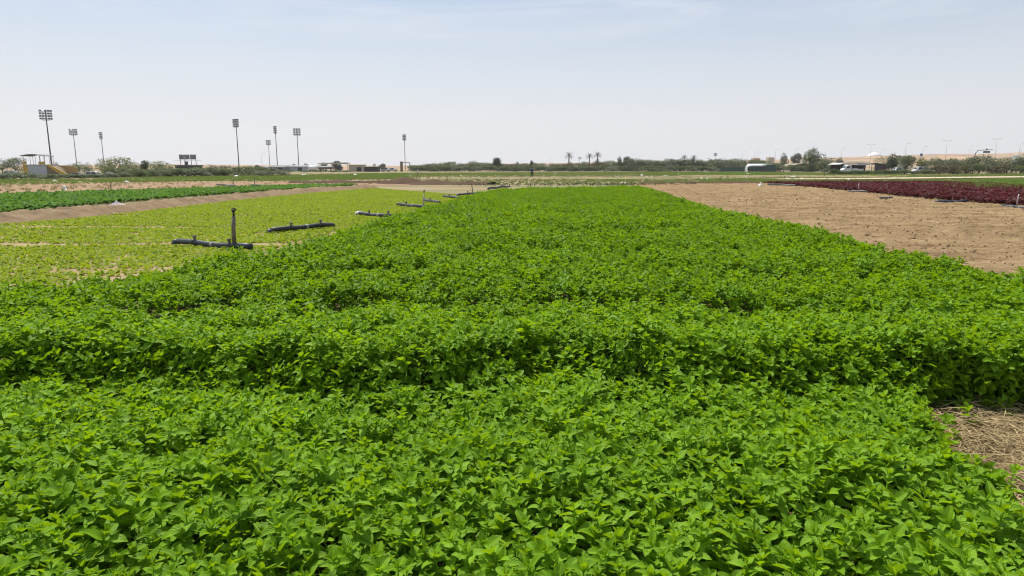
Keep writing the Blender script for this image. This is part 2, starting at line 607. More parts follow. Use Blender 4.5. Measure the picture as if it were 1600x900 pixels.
poly_grid(MINT_L, MINT_R, 60, 120, lambda X, Y: .008 + .015 * fbm(X * 3, Y * 3, 5), "mint_bed", S_bed, "dark earth bed under the mint", "soil bed")  # earth colour here is darker than in the open beds beside it

# --- tilled tan field to the right of the mint
TAN_R = [at(px, py)[:2] for px, py in ((1760, 342), (1600, 325), (1500, 318), (1400, 308), (1330, 300), (1240, 291.5), (1190, 287))]
TAN_L = [(5.0, 6.5)] + [(p[0] - .3, p[1]) for p in MINT_R[2:]] + [at(985, 288)[:2]]
TAN_R2 = [(24.0, 14.0)] + list(TAN_R)

def tan_z(X, Y):
    u = X * math.cos(.1) - Y * math.sin(.1)
    return .012 + .050 * (fbm(X * 1.6, Y * 1.6, 21) - .3) + .15 * np.abs(fbm(X * 4, Y * 4, 22, 4) - .5) \
        + .045 * np.sin((Y + .5 * fbm(X * .4, Y * .4, 23) * 3) * 2 * PI / 1.15) * sstep(.35, .6, fbm(X * .25, Y * .25, 24))

def tan_field():
    # rows finer near the camera
    n = 600
    o = poly_grid_near(TAN_L, TAN_R2, 460, n, lambda X, Y: tan_z(X, Y) + .02, "tilled_soil", S_tan, "bare tan tilled soil between the mint and the red crop", "soil")
    return o

def poly_grid_near(left, right, nx, ny, zf, name, mat, label, cat):
    y0 = [left[0][1], right[0][1]]; y1 = [left[-1][1], right[-1][1]]
    t = (np.geomspace(1, 7, ny) - 1) / 6.0
    L = np.array([(p[0], p[1]) for p in left]); Rr = np.array([(p[0], p[1]) for p in right])
    ly = y0[0] + (y1[0] - y0[0]) * t; ry = y0[1] + (y1[1] - y0[1]) * t
    A = np.stack([np.interp(ly, L[:, 1], L[:, 0]), ly], 1); B = np.stack([np.interp(ry, Rr[:, 1], Rr[:, 0]), ry], 1)
    s = np.linspace(0, 1, nx)[None, :, None]
    P = A[:, None, :] * (1 - s) + B[:, None, :] * s
    X, Y = P[..., 0], P[..., 1]
    v = np.stack([X.ravel(), Y.ravel(), zf(X, Y).ravel()], 1)
    i = np.arange(nx * ny).reshape(ny, nx)
    f = np.stack([i[:-1, :-1].ravel(), i[:-1, 1:].ravel(), i[1:, 1:].ravel(), i[1:, :-1].ravel()], 1)
    return tag(fast_mesh(name, v, f, mat, smooth=True), label, cat, kind="structure")

tan_field()
# ================================================================== mint
M_mint = leaf_mat("mint_leaf", (.050, .128, .005), (.220, .395, .014), trans=.36, rough=.46, spec=.15, patch=.35, veins=True, hue2=(.22, .30, .03), hue2_from=.99, tmul=(1.95, 1.6, .45))
M_mint_far = leaf_mat("mint_leaf_distant", (.050, .128, .005), (.205, .375, .012), trans=.36, rough=.52, spec=.10, patch=.40, tmul=(1.95, 1.6, .45))

def leaf(L, W, up, az, org, na, nc, curl, fold, rng, serr=.04):
    """one leaf blade; returns verts, quads, uvs. up = elevation of the blade at its base"""
    vs = []; uvs = []
    a = np.linspace(0, 1, na)
    # blade centre line bends downwards
    ang = up - curl * a
    step = L / (na - 1)
    r = np.r_[0, np.cumsum(np.cos(ang[:-1]) * step)]
    z = np.r_[0, np.cumsum(np.sin(ang[:-1]) * step)]
    wid = W * np.sin(np.pi * np.clip(a, 0, 1) ** .72) ** .75
    wid[0] = W * .10; wid[-1] = W * .05
    wave = rng.uniform(0, 6.28)
    for i in range(na):
        for j in range(nc):
            s = -1 + 2 * j / (nc - 1)
            edge = 1 + (serr * (1 if i % 2 else -1) if abs(s) > .99 and 0 < i < na - 1 else 0)
            lx = s * wid[i] * .5 * edge
            lift = fold * abs(lx) + .06 * W * abs(s) ** 2 * math.sin(a[i] * 9 + wave + (2 if s > 0 else 0)) * .8
            nx, nz = -math.sin(ang[i]), math.cos(ang[i])
            px = r[i] + nx * lift; pz = z[i] + nz * lift
            vs.append((px, lx, pz)); uvs.append((j / (nc - 1), a[i]))
    vs = np.array(vs)
    c, s_ = math.cos(az), math.sin(az)
    out = np.stack([vs[:, 0] * c - vs[:, 1] * s_, vs[:, 0] * s_ + vs[:, 1] * c, vs[:, 2]], 1) + np.array(org)
    f = []
    for i in range(na - 1):
        for j in range(nc - 1):
            f.append((i * nc + j, (i + 1) * nc + j, (i + 1) * nc + j + 1, i * nc + j + 1))
    return out, f, uvs

def shoot(name, rng, na, nc, mat, stem=.10, big=1.12, pairs=6):
    V = []; F = []; U = []
    def put(v, f, u):
        n = sum(len(q) for q in V)
        V.append(np.asarray(v)); F.extend(tuple(i + n for i in q) for q in f); U.extend(u)
    z = .06; az = rng.uniform(0, PI)
    spec = [(.018, .009, 1.28, .25, .004), (.032, .017, 1.05, .45, .009), (.048, .027, .78, .65, .016), (.058, .033, .52, .75, .026), (.060, .035, .25, .8, .034), (.056, .034, .0, .7, .04)][:pairs]
    for L, W, up, curl, gap in spec:
        for k in (0, 1):
            q = rng.uniform(.82, 1.18) * big
            put(*leaf(L * q, W * q * rng.uniform(.9, 1.1), up + rng.normal(0, .16), az + k * PI + rng.normal(0, .16), (0, 0, z),
                      na if L > .02 else max(3, na - 3), nc if L > .02 else 3, curl * rng.uniform(.5, 1.4), rng.uniform(.25, .7), rng))
        az += PI / 2 + rng.normal(0, .12)
        z -= gap
    # stem (three sided)
    r = .0028
    vs = [(r * math.cos(t), r * math.sin(t), zz) for zz in (.06, z, -stem) for t in (0, 2.09, 4.19)]
    put(vs, [(i * 3 + k, i * 3 + (k + 1) % 3, i * 3 + 3 + (k + 1) % 3, i * 3 + 3 + k) for i in (0, 1) for k in range(3)], [(.5, .5)] * 9)
    return fast_mesh(name, np.concatenate(V), np.array(F), mat, smooth=True, uv=U, link=False)

rng = np.random.default_rng(7)
near_set = plant_set("mint_shoots_near", [shoot("mint_shoot", rng, 8, 5, M_mint) for _ in range(14)])
mid_set = plant_set("mint_shoots_mid", [shoot("mint_shoot_mid", rng, 5, 3, M_mint_far, pairs=5) for _ in range(10)])
far_set = plant_set("mint_shoots_far", [shoot("mint_shoot_far", rng, 4, 3, M_mint_far, pairs=5, stem=.1) for _ in range(8)])
side_set = plant_set("mint_shoots_side", [shoot("mint_side_shoot", rng, 7, 5, M_mint, stem=.03, pairs=6) for _ in range(10)])

def step_line(x):                    # forward distance of the step up in the canopy
    return 4.05 + .10 * np.sin(x * 1.9 + .5) + .24 * (fbm(np.asarray(x) * 1.3, np.asarray(x) * 0 + 3, 31) - .5) * 2

def mint_h(x, y):
    h = .44 + .045 * (fbm(x * 4.5, y * 4.5, 44, 2) - .5) * 2 + .048 * (fbm(x * 1.25, y * 1.25, 41, 3) - .5) * 2 + .05 * (fbm(x * 3.2, y * 3.2, 42, 2) - .5) * 2
    # first furrow: near strip is lower and dips just before the step
    s = step_line(x)
    d = s - y
    amp = (.88 + .28 * fbm(x * .9, y * 0 + 1.0, 43, 2)) * (1 + .25 * sstep(-.3, -2.0, x))
    near = sstep(-.16, .20, d)
    dip = np.exp(-np.clip(d, 0, None) / .62) * near
    h = h - near * .10 - dip * .15 * amp + .05 * np.exp(-np.clip(-d, 0, None) / .5) * (1 - near)
    # later furrows, weaker with distance and broken along their length
    for yy, w, a, sd in ((5.75, .16, .23, 1), (7.7, .2, .13, 2), (9.9, .25, .12, 3), (13.0, .4, .13, 4), (17.5, .5, .12, 5), (22, .7, .12, 6), (28, .8, .10, 7)):
        c = yy + .25 * np.sin(x * .8 + sd) + .5 * (fbm(x * .6, x * 0 + sd, 50 + sd, 2) - .5)
        g = sstep(.34, .54, fbm(x * .55, x * 0 + sd * 7, 60 + sd, 2))
        dd = c - y
        h = h - a * g * np.where(dd > -w * .4, np.exp(-np.clip(dd, 0, None) / (w * 2.2)) * sstep(-w * .4, w * .3, dd), 0)
    # scattered hollows
    hol = fbm(x * 1.1 + 40, y * .9, 71, 2)
    h = h - .13 * sstep(.68, .84, hol) * np.where(y < 5.3, .35 * sstep(.1, 1.2, np.abs(d)), 1.0)
    # shoulders at the bed's sides
    dl = poly_dist(x, y, MINT_L); dr = -poly_dist(x, y, MINT_R)
    e = np.minimum(dl, dr)
    h = h - .20 * (1 - sstep(0, .7, e)) * sstep(5, 9, y)
    # towards the cleared patch
    hx = 2.02 - x
    h = h - np.where((y < 3.2) & (hx > -.1), .08 * (1 - sstep(0, .5, hx)), 0)
    return np.maximum(h, .12)

def mint_points(y0, y1, dens, rng):
    x, y = grid_points(-7, 9.5, y0, y1, dens, rng)
    jx = (fbm(x * 2, y * 2, 81, 2) - .5) * .25
    k = in_poly(x + jx, y, MINT_POLY) & ~in_poly(x, y + jx * .3, HOLE) & in_view(x, y, 1.6)
    return x[k], y[k]

def near_edge(x, y):
    """true just inside the cleared patch's edge, the step and the bed's sides"""
    a = in_poly(x + .22, y, HOLE) | in_poly(x, y - .30, HOLE) | in_poly(x + .12, y - .12, HOLE)
    b = (y - step_line(x) < .20) & (y - step_line(x) > -.12)
    return a, b

zones = [("near", .8, 5.2, 320, near_set), ("mid", 5.2, 12.0, 260, mid_set), ("far", 12.0, MINT_FAR, 150, far_set)]
for nm, y0, y1, dens, cset in zones:
    x, y = mint_points(y0, y1, dens, rng)
    h = mint_h(x, y)
    top = np.stack([x, y, h - .06 + rng.normal(0, .030 if nm == "near" else .042, len(x))], 1)
    # slope of the canopy leans the shoots outwards
    e = .06
    gx = (mint_h(x + e, y) - h) / e; gy = (mint_h(x, y + e) - h) / e
    lean = np.stack([np.clip(gy, -1.5, 1.5) * .45, -np.clip(gx, -1.5, 1.5) * .45], 1)
    sz = np.full(len(x), 1.0 if nm != "far" else 1.3)
    P = [top]; Lx = [lean]; S = [sz]
    # lower storeys fill the canopy's depth
    k = rng.random(len(x)) < (.35 if nm == "near" else .2)
    P.append(np.stack([x[k] + rng.normal(0, .02, k.sum()), y[k] + rng.normal(0, .02, k.sum()), h[k] - rng.uniform(.11, .2, k.sum())], 1))
    Lx.append(lean[k]); S.append(sz[k])
    lab = "bright green mint growing in a thick wavy bed, %s" % {"near": "closest strip", "mid": "middle stretch", "far": "far end"}[nm]
    scatter("mint_plants", np.concatenate(P), cset, rng, lab, "mint", tilt=.26, size=(.62, 1.2), lean=np.concatenate(Lx), sizes=np.concatenate(S))
    if nm == "near":
        a, b = near_edge(x, y)
        Q = []; LL = []
        for rep in range(4):
            for msk, lo in ((a, .03), (b, .16)):
                m = msk & (rng.random(len(x)) < (.8 if lo < .1 else .55))
                n = m.sum()
                zz = lo + (h[m] - .08 - lo) * rng.random(n) ** .8
                Q.append(np.stack([x[m] + rng.normal(0, .03, n), y[m] + rng.normal(0, .03, n), np.clip(zz, .02, None)], 1))
                LL.append(np.stack([rng.uniform(.1, .9, n), rng.normal(0, .3, n)], 1))
        # stray sprouts creeping out over the cleared patch
        sx_, sy_ = grid_points(1.9, 5.0, 1.5, 4.3, 60, rng)
        edge = in_poly(sx_, sy_, HOLE) & (~in_poly(sx_ - .28, sy_, HOLE) | ~in_poly(sx_, sy_ + .30, HOLE)) & (rng.random(len(sx_)) < .42)
        n = edge.sum()
        Q.append(np.stack([sx_[edge], sy_[edge], rng.uniform(.02, .14, n)], 1)); LL.append(rng.normal(0, .35, (n, 2)))
        scatter("mint_side_growth", np.concatenate(Q), side_set, rng, "shaded mint leaves on the upright faces of the bed", "mint", tilt=.3, size=(.7, 1.15), lean=np.concatenate(LL))

# --- straw on the cleared patch
M_straw = leaf_mat("dry_straw", (.13, .085, .035), (.74, .58, .32), trans=.15, rough=.7, spec=.2, patch=.3, tmul=(1, 1, 1))
def straw_stalk(name, rng):
    mb = MB()
    L = rng.uniform(.07, .2); b = rng.uniform(-.03, .03)
    p = [(-L / 2 + L * t, b * math.sin(PI * t), .012 * math.sin(PI * t) + .003) for t in np.linspace(0, 1, 5)]
    mb.tube(p, [.0016, .0021, .0021, .0018, .0010], 5)
    return mesh_obj(name, mb.v, mb.f, M_straw, link=False, smooth=True)
straw_set = plant_set("straw_stalks", [straw_stalk("straw_stalk", rng) for _ in range(10)])
x, y = grid_points(1.7, 6.5, 1.2, 4.7, 3200, rng)
k = in_poly(x + .12, y - .15, HOLE)
x, y = x[k], y[k]
kk = rng.random(len(x)) < .25 + .75 * sstep(.30, .6, fbm(x * 2.2, y * 2.2, 91, 3))
x, y = x[kk], y[kk]
pts = np.stack([x, y, .04 + rng.random(len(x)) ** 2 * .06], 1)
scatter("straw", pts, straw_set, rng, "dry cut straw lying on bare earth in the gap of the mint bed", "straw", tilt=.18, size=(.6, 1.3))
poly_grid([(1.9, .4), (2.1, 3.3), (2.5, 4.4)], [(8.0, .4), (8.0, 3.3), (8.0, 4.4)], 90, 70, lambda X, Y: .03 + .03 * fbm(X * 5, Y * 5, 95), "cleared_soil",
          soil_mat("straw_litter_earth", [(.28, (.07, .045, .022)), (.5, (.17, .12, .06)), (.75, (.34, .26, .14))], 3.0, 30.0, .9, .02), "earth with straw litter in the gap of the mint bed", "soil")
# ================================================================== left fields
def sweep_ridge(name, line, width, height, mat, label, cat, seed, kind="structure", n=260, nx=15, off=0.0):
    """a rough bank of earth along a polyline of (x,y)"""
    p = np.array([(a[0], a[1]) for a in line], float)
    d = np.r_[0, np.cumsum(np.hypot(*np.diff(p, axis=0).T))]
    t = np.linspace(0, d[-1], n)
    c = np.stack([np.interp(t, d, p[:, 0]), np.interp(t, d, p[:, 1])], 1)
    g = np.gradient(c, axis=0); g /= np.linalg.norm(g, axis=1)[:, None]
    nn = np.stack([-g[:, 1], g[:, 0]], 1)
    s = np.linspace(-1, 1, nx)
    X = c[:, None, 0] + nn[:, None, 0] * s[None] * width * (.5 + .25 * (fbm(t * .7, t * 0, seed, 2)[:, None] - .5)) + 0 * s[None]
    Y = c[:, None, 1] + nn[:, None, 1] * s[None] * width * (.5 + .25 * (fbm(t * .7, t * 0, seed, 2)[:, None] - .5))
    prof = (np.cos(s * PI) * .5 + .5) ** .7
    Z = ground_z(X, Y) - .02 + prof[None] * height * (.85 + .5 * (fbm(X * .7, Y * .7, seed + 1) - .5)) + (.15 + prof[None]) * height * (.55 * (fbm(X * 3, Y * 3, seed + 2, 4) - .5) + .35 * np.abs(fbm(X * 8, Y * 8, seed + 3, 2) - .5)) + .03
    i = np.arange(n * nx).reshape(n, nx)
    f = np.stack([i[:-1, :-1].ravel(), i[:-1, 1:].ravel(), i[1:, 1:].ravel(), i[1:, :-1].ravel()], 1)
    return tag(fast_mesh(name, np.stack([X.ravel(), Y.ravel(), Z.ravel()], 1), f, mat, smooth=True), label, cat, kind=kind)

BANK = [(-19.5, 12.0)] + [at(px, py)[:2] for px, py in ((-40, 352), (60, 345), (170, 334), (330, 316), (440, 305), (520, 298.5), (580, 294.3))]
sweep_ridge("earth_bank", BANK, 1.8, .31, S_bank, "rough dry earth bank between the yellow-green and dark green beds", "earth bank", 201, n=700, nx=31)

SEED_L = [(-19.0, 5.0)] + BANK[1:]
SEED_R = [(-5.2, 5.0)] + [(p[0] + .25, p[1]) for p in MINT_L[2:]]
poly_grid(SEED_L, SEED_R, 90, 160, lambda X, Y: .008 + .05 * fbm(X * 1.5, Y * 1.5, 211) * .6 + .03 * np.abs(fbm(X * 5, Y * 5, 212, 2) - .5), "seedling_bed", S_seed, "pale earth of the yellow-green seedling bed", "soil bed")
BORD_Y = (13.5, 17.6, 22.2, 27.0, 33.0, 39.0)
def border_line(x, k):
    return BORD_Y[k] + .5 * (fbm(np.asarray(x, float) * .35, np.asarray(x, float) * 0 + k, 221, 2) - .5) + .012 * (np.asarray(x, float) + 8)

# low sandy spoil along the mint's left side, where the pipes lie
EDGE = [(p[0] - .55, p[1]) for p in MINT_L[4:]]
sweep_ridge("furrow_bank", EDGE, 1.1, .10, S_tan, "low sandy furrow bank along the left side of the mint", "earth bank", 231, n=160, nx=9)

def rosette(name, rng, mat, n, L, W, up, upv, curl, na=5, nc=3, stem=0.0, wob=.3):
    V = []; F = []; U = []; c = 0
    for k in range(n):
        az = k * 2.39996 + rng.normal(0, .25)
        q = rng.uniform(.7, 1.2)
        r = rng.uniform(0, .12) * L
        z0 = stem * rng.uniform(.3, 1.0)
        v, f, u = leaf(L * q, W * q, up + rng.normal(0, upv), az, (r * math.cos(az), r * math.sin(az), z0), na, nc, curl * rng.uniform(.5, 1.5), rng.uniform(.1, wob + .2), rng, .04)
        V.append(v); F += [tuple(i + c for i in a) for a in f]; U += u; c += len(v)
    return fast_mesh(name, np.concatenate(V), np.array(F), mat, smooth=True, uv=U, link=False)

M_seed = leaf_mat("seedling_leaf", (.130, .218, .016), (.300, .388, .032), trans=.36, rough=.6, spec=.15, patch=.5, tmul=(1.6, 1.4, .6), hue2=(.36, .36, .07), hue2_from=.98)
M_dcrop = leaf_mat("broad_crop_leaf", (.058, .14, .020), (.14, .26, .048), trans=.32, rough=.65, spec=.12, patch=.4, tmul=(1.6, 1.6, .9))
M_red = leaf_mat("red_crop_leaf", (.050, .016, .018), (.115, .036, .038), trans=.3, rough=.65, spec=.12, patch=.35, hue2=(.14, .08, .05), hue2_from=.93, tmul=(1.7, .9, 1.0))
M_grass = leaf_mat("field_grass_blade", (.075, .145, .018), (.155, .235, .035), trans=.35, rough=.55, patch=.6)
M_gdry = leaf_mat("dry_weed_blade", (.13, .125, .05), (.26, .22, .11), trans=.3, rough=.6, patch=.5)
M_weed = leaf_mat("field_weed_leaf", (.035, .07, .018), (.085, .13, .035), trans=.3, rough=.55, patch=.5)

seed_set = plant_set("seedlings", [rosette("seedling", rng, M_seed, 7, .085, .042, .75, .25, .9, 4, 3, .015) for _ in range(10)])
dcrop_set = plant_set("broad_plants", [rosette("broad_plant", rng, M_dcrop, 16, .15, .09, .8, .3, 1.0, 5, 3, .10) for _ in range(8)])
red_set = plant_set("red_plants", [rosette("red_plant", rng, M_red, 15, .17, .095, .55, .4, .9, 5, 3, .24) for _ in range(8)])

def tuft(name, rng, mat, n, h, spread):
    V = []; F = []; c = 0
    for k in range(n):
        a = rng.uniform(0, 2 * PI); r = spread * math.sqrt(rng.random())
        hh = h * rng.uniform(.5, 1.15); ln = rng.uniform(.1, .7) * hh; w = .010 + .02 * h
        bx, by = r * math.cos(a), r * math.sin(a); d = rng.uniform(0, 2 * PI); ca, sa = math.cos(d), math.sin(d)
        for t, wd in ((0, 1), (.55, .8), (1, .12)):
            o = ln * t * t
            V += [(bx + ca * o - sa * w * wd, by + sa * o + ca * w * wd, hh * t), (bx + ca * o + sa * w * wd, by + sa * o - ca * w * wd, hh * t)]
        F += [(c, c + 1, c + 3, c + 2), (c + 2, c + 3, c + 5, c + 4)]; c += 6
    return fast_mesh(name, np.array(V), np.array(F), mat, smooth=True, link=False)

grass_set = plant_set("grass_tufts", [tuft("grass_tuft", rng, M_grass, 26, .30, .28) for _ in range(6)])
dry_set = plant_set("dry_tufts", [tuft("dry_tuft", rng, M_gdry, 22, .28, .22) for _ in range(6)])
weed_set = plant_set("weed_plants", [rosette("weed_plant", rng, M_weed, 26, .20, .09, .8, .45, .8, 4, 3, .28) for _ in range(6)])

# seedlings
x, y = grid_points(-21, 1, 5.5, 53, 165, rng)
sp = SEED_L + SEED_R[::-1]
k = in_poly(x, y, sp) & in_view(x, y, 2.0)
x, y = x[k], y[k]
dl = poly_dist(x, y, [(p[0] + .75, p[1]) for p in SEED_L]); dr = -poly_dist(x, y, [(p[0] - 1.05, p[1]) for p in MINT_L])
keep = (dl > (fbm(x * 1.5, y * 1.5, 241) - .5) * .6) & (dr > (fbm(x * 1.7, y * 1.7, 242) - .45) * .9)
for b in range(len(BORD_Y)):
    wid = .09 + .22 * fbm(x * .5, x * 0 + b, 243, 2)
    keep &= np.abs(y - border_line(x, b)) > wid
dens = .99 - .45 * sstep(.52, .72, fbm(x * .7, y * .7, 244, 3)) - .25 * sstep(16, 8, y)
keep &= rng.random(len(x)) < dens
x, y = x[keep], y[keep]
scatter("seedlings", np.stack([x, y, np.full(len(x), .02)], 1), seed_set, rng, "low yellow-green seedlings in a broad bed left of the mint", "seedlings", tilt=.2, size=(.5, 1.0))

# dark green crop behind the bank
DC = [at(px, py)[:2] for px, py in ((-60, 341), (0, 334), (150, 321), (300, 308), (420, 299), (540, 292), (560, 290), (470, 291), (300, 297), (150, 302), (0, 307), (-60, 310))]
x, y = grid_points(-75, -5, 18, 66, 14, rng)
k = in_poly(x, y, DC)
x, y = x[k], y[k]
scatter("broad_leaf_crop", np.stack([x, y, np.full(len(x), .0)], 1), dcrop_set, rng, "dark green broad-leaved crop in rows behind the earth bank", "crop", tilt=.15, size=(.8, 1.35))

# brown fallow strip behind it, and other earth sheets in the distance
def px_sheet(name, pts, mat, label, cat, z=.02, rough=.06, nx=120, ny=24):
    """pts: list of (px, y_near, y_far) columns"""
    near = [at(a, b)[:2] for a, b, c in pts]; far = [at(a, c)[:2] for a, b, c in pts]
    near = [(xat(a, at(a, b)[1]), at(a, b)[1]) for a, b, c in pts]
    def res(pl):
        pl = np.array(pl); t = np.linspace(0, len(pl) - 1, nx); i = np.arange(len(pl))
        return np.stack([np.interp(t, i, pl[:, 0]), np.interp(t, i, pl[:, 1])], 1)
    A, B = res(near), res(far)
    s = np.linspace(0, 1, ny)[:, None, None]
    P = A[None] * (1 - s) + B[None] * s
    X, Y = P[..., 0], P[..., 1]
    edge = np.minimum(np.linspace(0, 1, ny), np.linspace(1, 0, ny))[:, None]
    Z = ground_z(X, Y) + z + rough * fbm(X * .8, Y * .8, 251, 3) * np.minimum(edge * 6, 1)
    i = np.arange(nx * ny).reshape(ny, nx)
    f = np.stack([i[:-1, :-1].ravel(), i[:-1, 1:].ravel(), i[1:, 1:].ravel(), i[1:, :-1].ravel()], 1)
    return tag(fast_mesh(name, np.stack([X.ravel(), Y.ravel(), Z.ravel()], 1), f, mat, smooth=True), label, cat, kind="structure")

px_sheet("fallow_strip", [(-60, 308, 290), (150, 301.5, 286), (300, 296.5, 283.5), (470, 290.5, 283), (560, 289.6, 284), (640, 289.4, 286.0)], S_brown, "bare brown fallow strip behind the dark green crop", "soil")
S_pale = soil_mat("pale_track_earth", [(.28, (.36, .29, .19)), (.5, (.46, .38, .27)), (.75, (.54, .46, .34))], .2, 4.0, .3, .03)
px_sheet("dirt_track", [(1215, 281.6, 280.3), (1330, 281.2, 279.8), (1440, 280.0, 278.0), (1560, 278.6, 276.6), (1680, 277.6, 275.6)], S_pale, "pale dirt track beyond the red crop", "dirt track", z=.12)
S_weedy = soil_mat("weedy_earth", [(.30, (.10, .13, .035)), (.44, (.15, .16, .055)), (.54, (.25, .19, .11)), (.72, (.34, .265, .165))], .16, 2.2, .6, .05)
px_sheet("fallow_patch", [(660, 281.0, 278.2), (800, 281.2, 277.2), (950, 280.4, 276.6), (1080, 279.6, 275.4), (1180, 278.4, 274.6)], S_weedy, "weedy brown patch among the middle fields", "soil", z=.05)
px_sheet("dry_patch", [(1060, 276.5, 273.2), (1200, 277.4, 274.0), (1330, 277.6, 274.0), (1420, 276.5, 274.0)], S_weedy, "dry tan patch before the right hand trees", "soil", z=.07)
px_sheet("dark_furrow", [(1000, 288.2, 286.4), (1100, 287.6, 286.0), (1200, 287.4, 286.0), (1240, 287.6, 286.6)], S_dark, "dark furrow along the far end of the tan field", "soil", z=.04, rough=.25)  # narrow strip in the same dark earth colour as the soil heaps

MOUND = [at(px, py)[:2] for px, py in ((455, 286.5), (560, 286.8), (640, 287.2), (720, 287.6), (770, 288.4))]
sweep_ridge("spoil_bank", MOUND, 2.6, .26, S_dark, "long dark spoil bank beyond the seedling bed", "earth bank", 261, n=200, nx=13)
def mound(px, py, w, h, label):
    x0, y0, _ = at(px, py)
    t = np.linspace(-1, 1, 25)
    X, Y = np.meshgrid(t, t)
    r = np.hypot(X, Y)
    Z = np.clip(1 - r, 0, 1) ** .9 * (1 + .5 * (fbm(X * 3 + px, Y * 3, 271) - .5)) + .06 * (fbm(X * 8, Y * 8 + px, 272) - .5) * (r < 1) - .03
    i = np.arange(625).reshape(25, 25)
    f = np.stack([i[:-1, :-1].ravel(), i[:-1, 1:].ravel(), i[1:, 1:].ravel(), i[1:, :-1].ravel()], 1)
    v = np.stack([X.ravel() * w / 2, Y.ravel() * w / 2.6, Z.ravel() * h], 1)
    o = fast_mesh("soil_heap", v, f, S_dark, smooth=True)
    o.location = (x0, y0, .01)
    tag(o, label, "soil heap", "soil heaps beyond the seedling bed")
mound(632, 287.6, 6.0, .74, "tallest dark soil heap, a pointed pile beyond the seedling bed")
mound(678, 288.0, 7.0, .46, "broad dark soil heap just right of the pointed pile")
mound(525, 285.6, 6.0, .36, "low dark soil heap at the left end of the spoil bank")
mound(735, 288.4, 4.5, .34, "small dark soil heap at the right end of the spoil bank")

# red crop
RED = [(p[0] + .15, p[1] + .1) for p in TAN_R] + [at(px, py)[:2] for px, py in ((1222, 287), (1330, 286.8), (1450, 286.6), (1560, 291), (1700, 300), (1800, 312))]
RED_POLY = [at(px, py)[:2] for px, py in ((1780, 343), (1600, 324.5), (1500, 317.5), (1400, 307.5), (1330, 299.5), (1240, 291), (1195, 287.6), (1330, 287.2), (1450, 287), (1540, 290), (1600, 294.5), (1780, 312))]
x, y = grid_points(14, 60, 16, 72, 13, rng)
k = in_poly(x, y, RED_POLY)
x, y = x[k], y[k]
scatter("red_leaf_crop", np.stack([x, y, np.zeros(len(x))], 1), red_set, rng, "dark red leafy crop in a wide bed beyond the tan field", "crop", tilt=.2, size=(.75, 1.25))

# grass and weeds of the distant strips
def strip(name, pts, dens, cset, label, cat, size, seed, thin=.5, zoff=0.0):
    near = [at(a, b)[:2] for a, b, c in pts]; far = [at(a, c)[:2] for a, b, c in pts]
    poly = near + far[::-1]
    P = np.array(poly)
    x, y = grid_points(P[:, 0].min(), P[:, 0].max(), P[:, 1].min(), P[:, 1].max(), dens, rng)
    k = in_poly(x, y, poly) & in_view(x, y, 4)
    x, y = x[k], y[k]
    x = x + rng.normal(0, 1.2, len(x)); y = y + rng.normal(0, 1.2, len(x))
    k = rng.random(len(x)) < 1 - thin * sstep(.40, .60, fbm(x * .07, y * .22, seed, 3))
    x, y = x[k], y[k]
    return scatter(name, np.stack([x, y, ground_z(x, y) + zoff], 1), cset, rng, label, cat, tilt=.12, size=size)

strip("grass", [(-60, 292, 282), (150, 287, 280), (300, 283.4, 276), (470, 282.6, 273), (640, 279, 271.5)], 4, grass_set, "green grass strip in front of the left hand shrubs", "grass", (.35, .7), 301, .8)
strip("grass", [(560, 277, 270.6), (800, 275.6, 269.8), (1000, 274.6, 269.2), (1200, 274, 269)], 1.1, grass_set, "thin green grass along the foot of the middle hedge", "grass", (.4, .8), 302, .6)
strip("grass", [(690, 287.4, 282.4), (800, 287.2, 282.2), (960, 286.4, 281.4), (1080, 286, 281.6)], 3.0, grass_set, "green grass strip just beyond the far end of the mint", "grass", (.35, .7), 303, .75)
strip("grass", [(1090, 286, 280.6), (1200, 286, 280), (1330, 285.4, 281.6), (1440, 285.4, 281), (1560, 284, 279.6), (1640, 284, 279)], 3.4, grass_set, "bright green grass strip between the red crop and the dirt track", "grass", (.35, .75), 304, .6)
strip("grass", [(1000, 274.6, 268.8), (1200, 274.5, 269), (1330, 275.5, 271), (1450, 278, 273.4), (1640, 276, 272.6)], 1.3, grass_set, "green grass in front of the right hand trees", "grass", (.4, .8), 305, .65)
strip("weeds", [(470, 284.5, 281.5), (640, 283, 278), (800, 283, 275), (1000, 281.5, 274), (1100, 280, 274), (1240, 280, 273.5)], .9, weed_set, "scattered dark weeds over the fallow middle fields", "weeds", (.15, .5), 306, .85)
strip("weeds", [(740, 291.2, 288.2), (860, 290.8, 287.6), (1000, 290.6, 287.0), (1100, 288.2, 286.4)], 9, weed_set, "dark weeds fringing the far edge of the mint", "weeds", (.18, .5), 307, .5)
strip("dry_weeds", [(-60, 300, 279), (300, 294, 272), (640, 287, 270), (900, 287, 269), (1200, 286, 269), (1640, 284, 271)], .55, dry_set, "dry straw-coloured weeds across the far fields", "weeds", (.35, .8), 308, .6)
strip("weeds", [(1500, 296, 287), (1560, 300, 286), (1660, 306, 285)], 3.0, grass_set, "green weeds at the far right corner of the red crop", "weeds", (.8, 1.4), 309, .3)
x, y = grid_points(-75, -8, 40, 74, 1.2, rng)
k = in_poly(x, y, [at(a, b)[:2] for a, b in ((-60, 307), (300, 296), (560, 290), (700, 289), (560, 284), (300, 284), (-60, 291))]) & (rng.random(len(x)) < .35 * sstep(.45, .65, fbm(x * .2, y * .2, 311)))
scatter("weeds", np.stack([x[k], y[k], np.full(k.sum(), .02)], 1), dry_set, rng, "dry weeds dotted over the brown fallow strip", "weeds", size=(.4, .9))

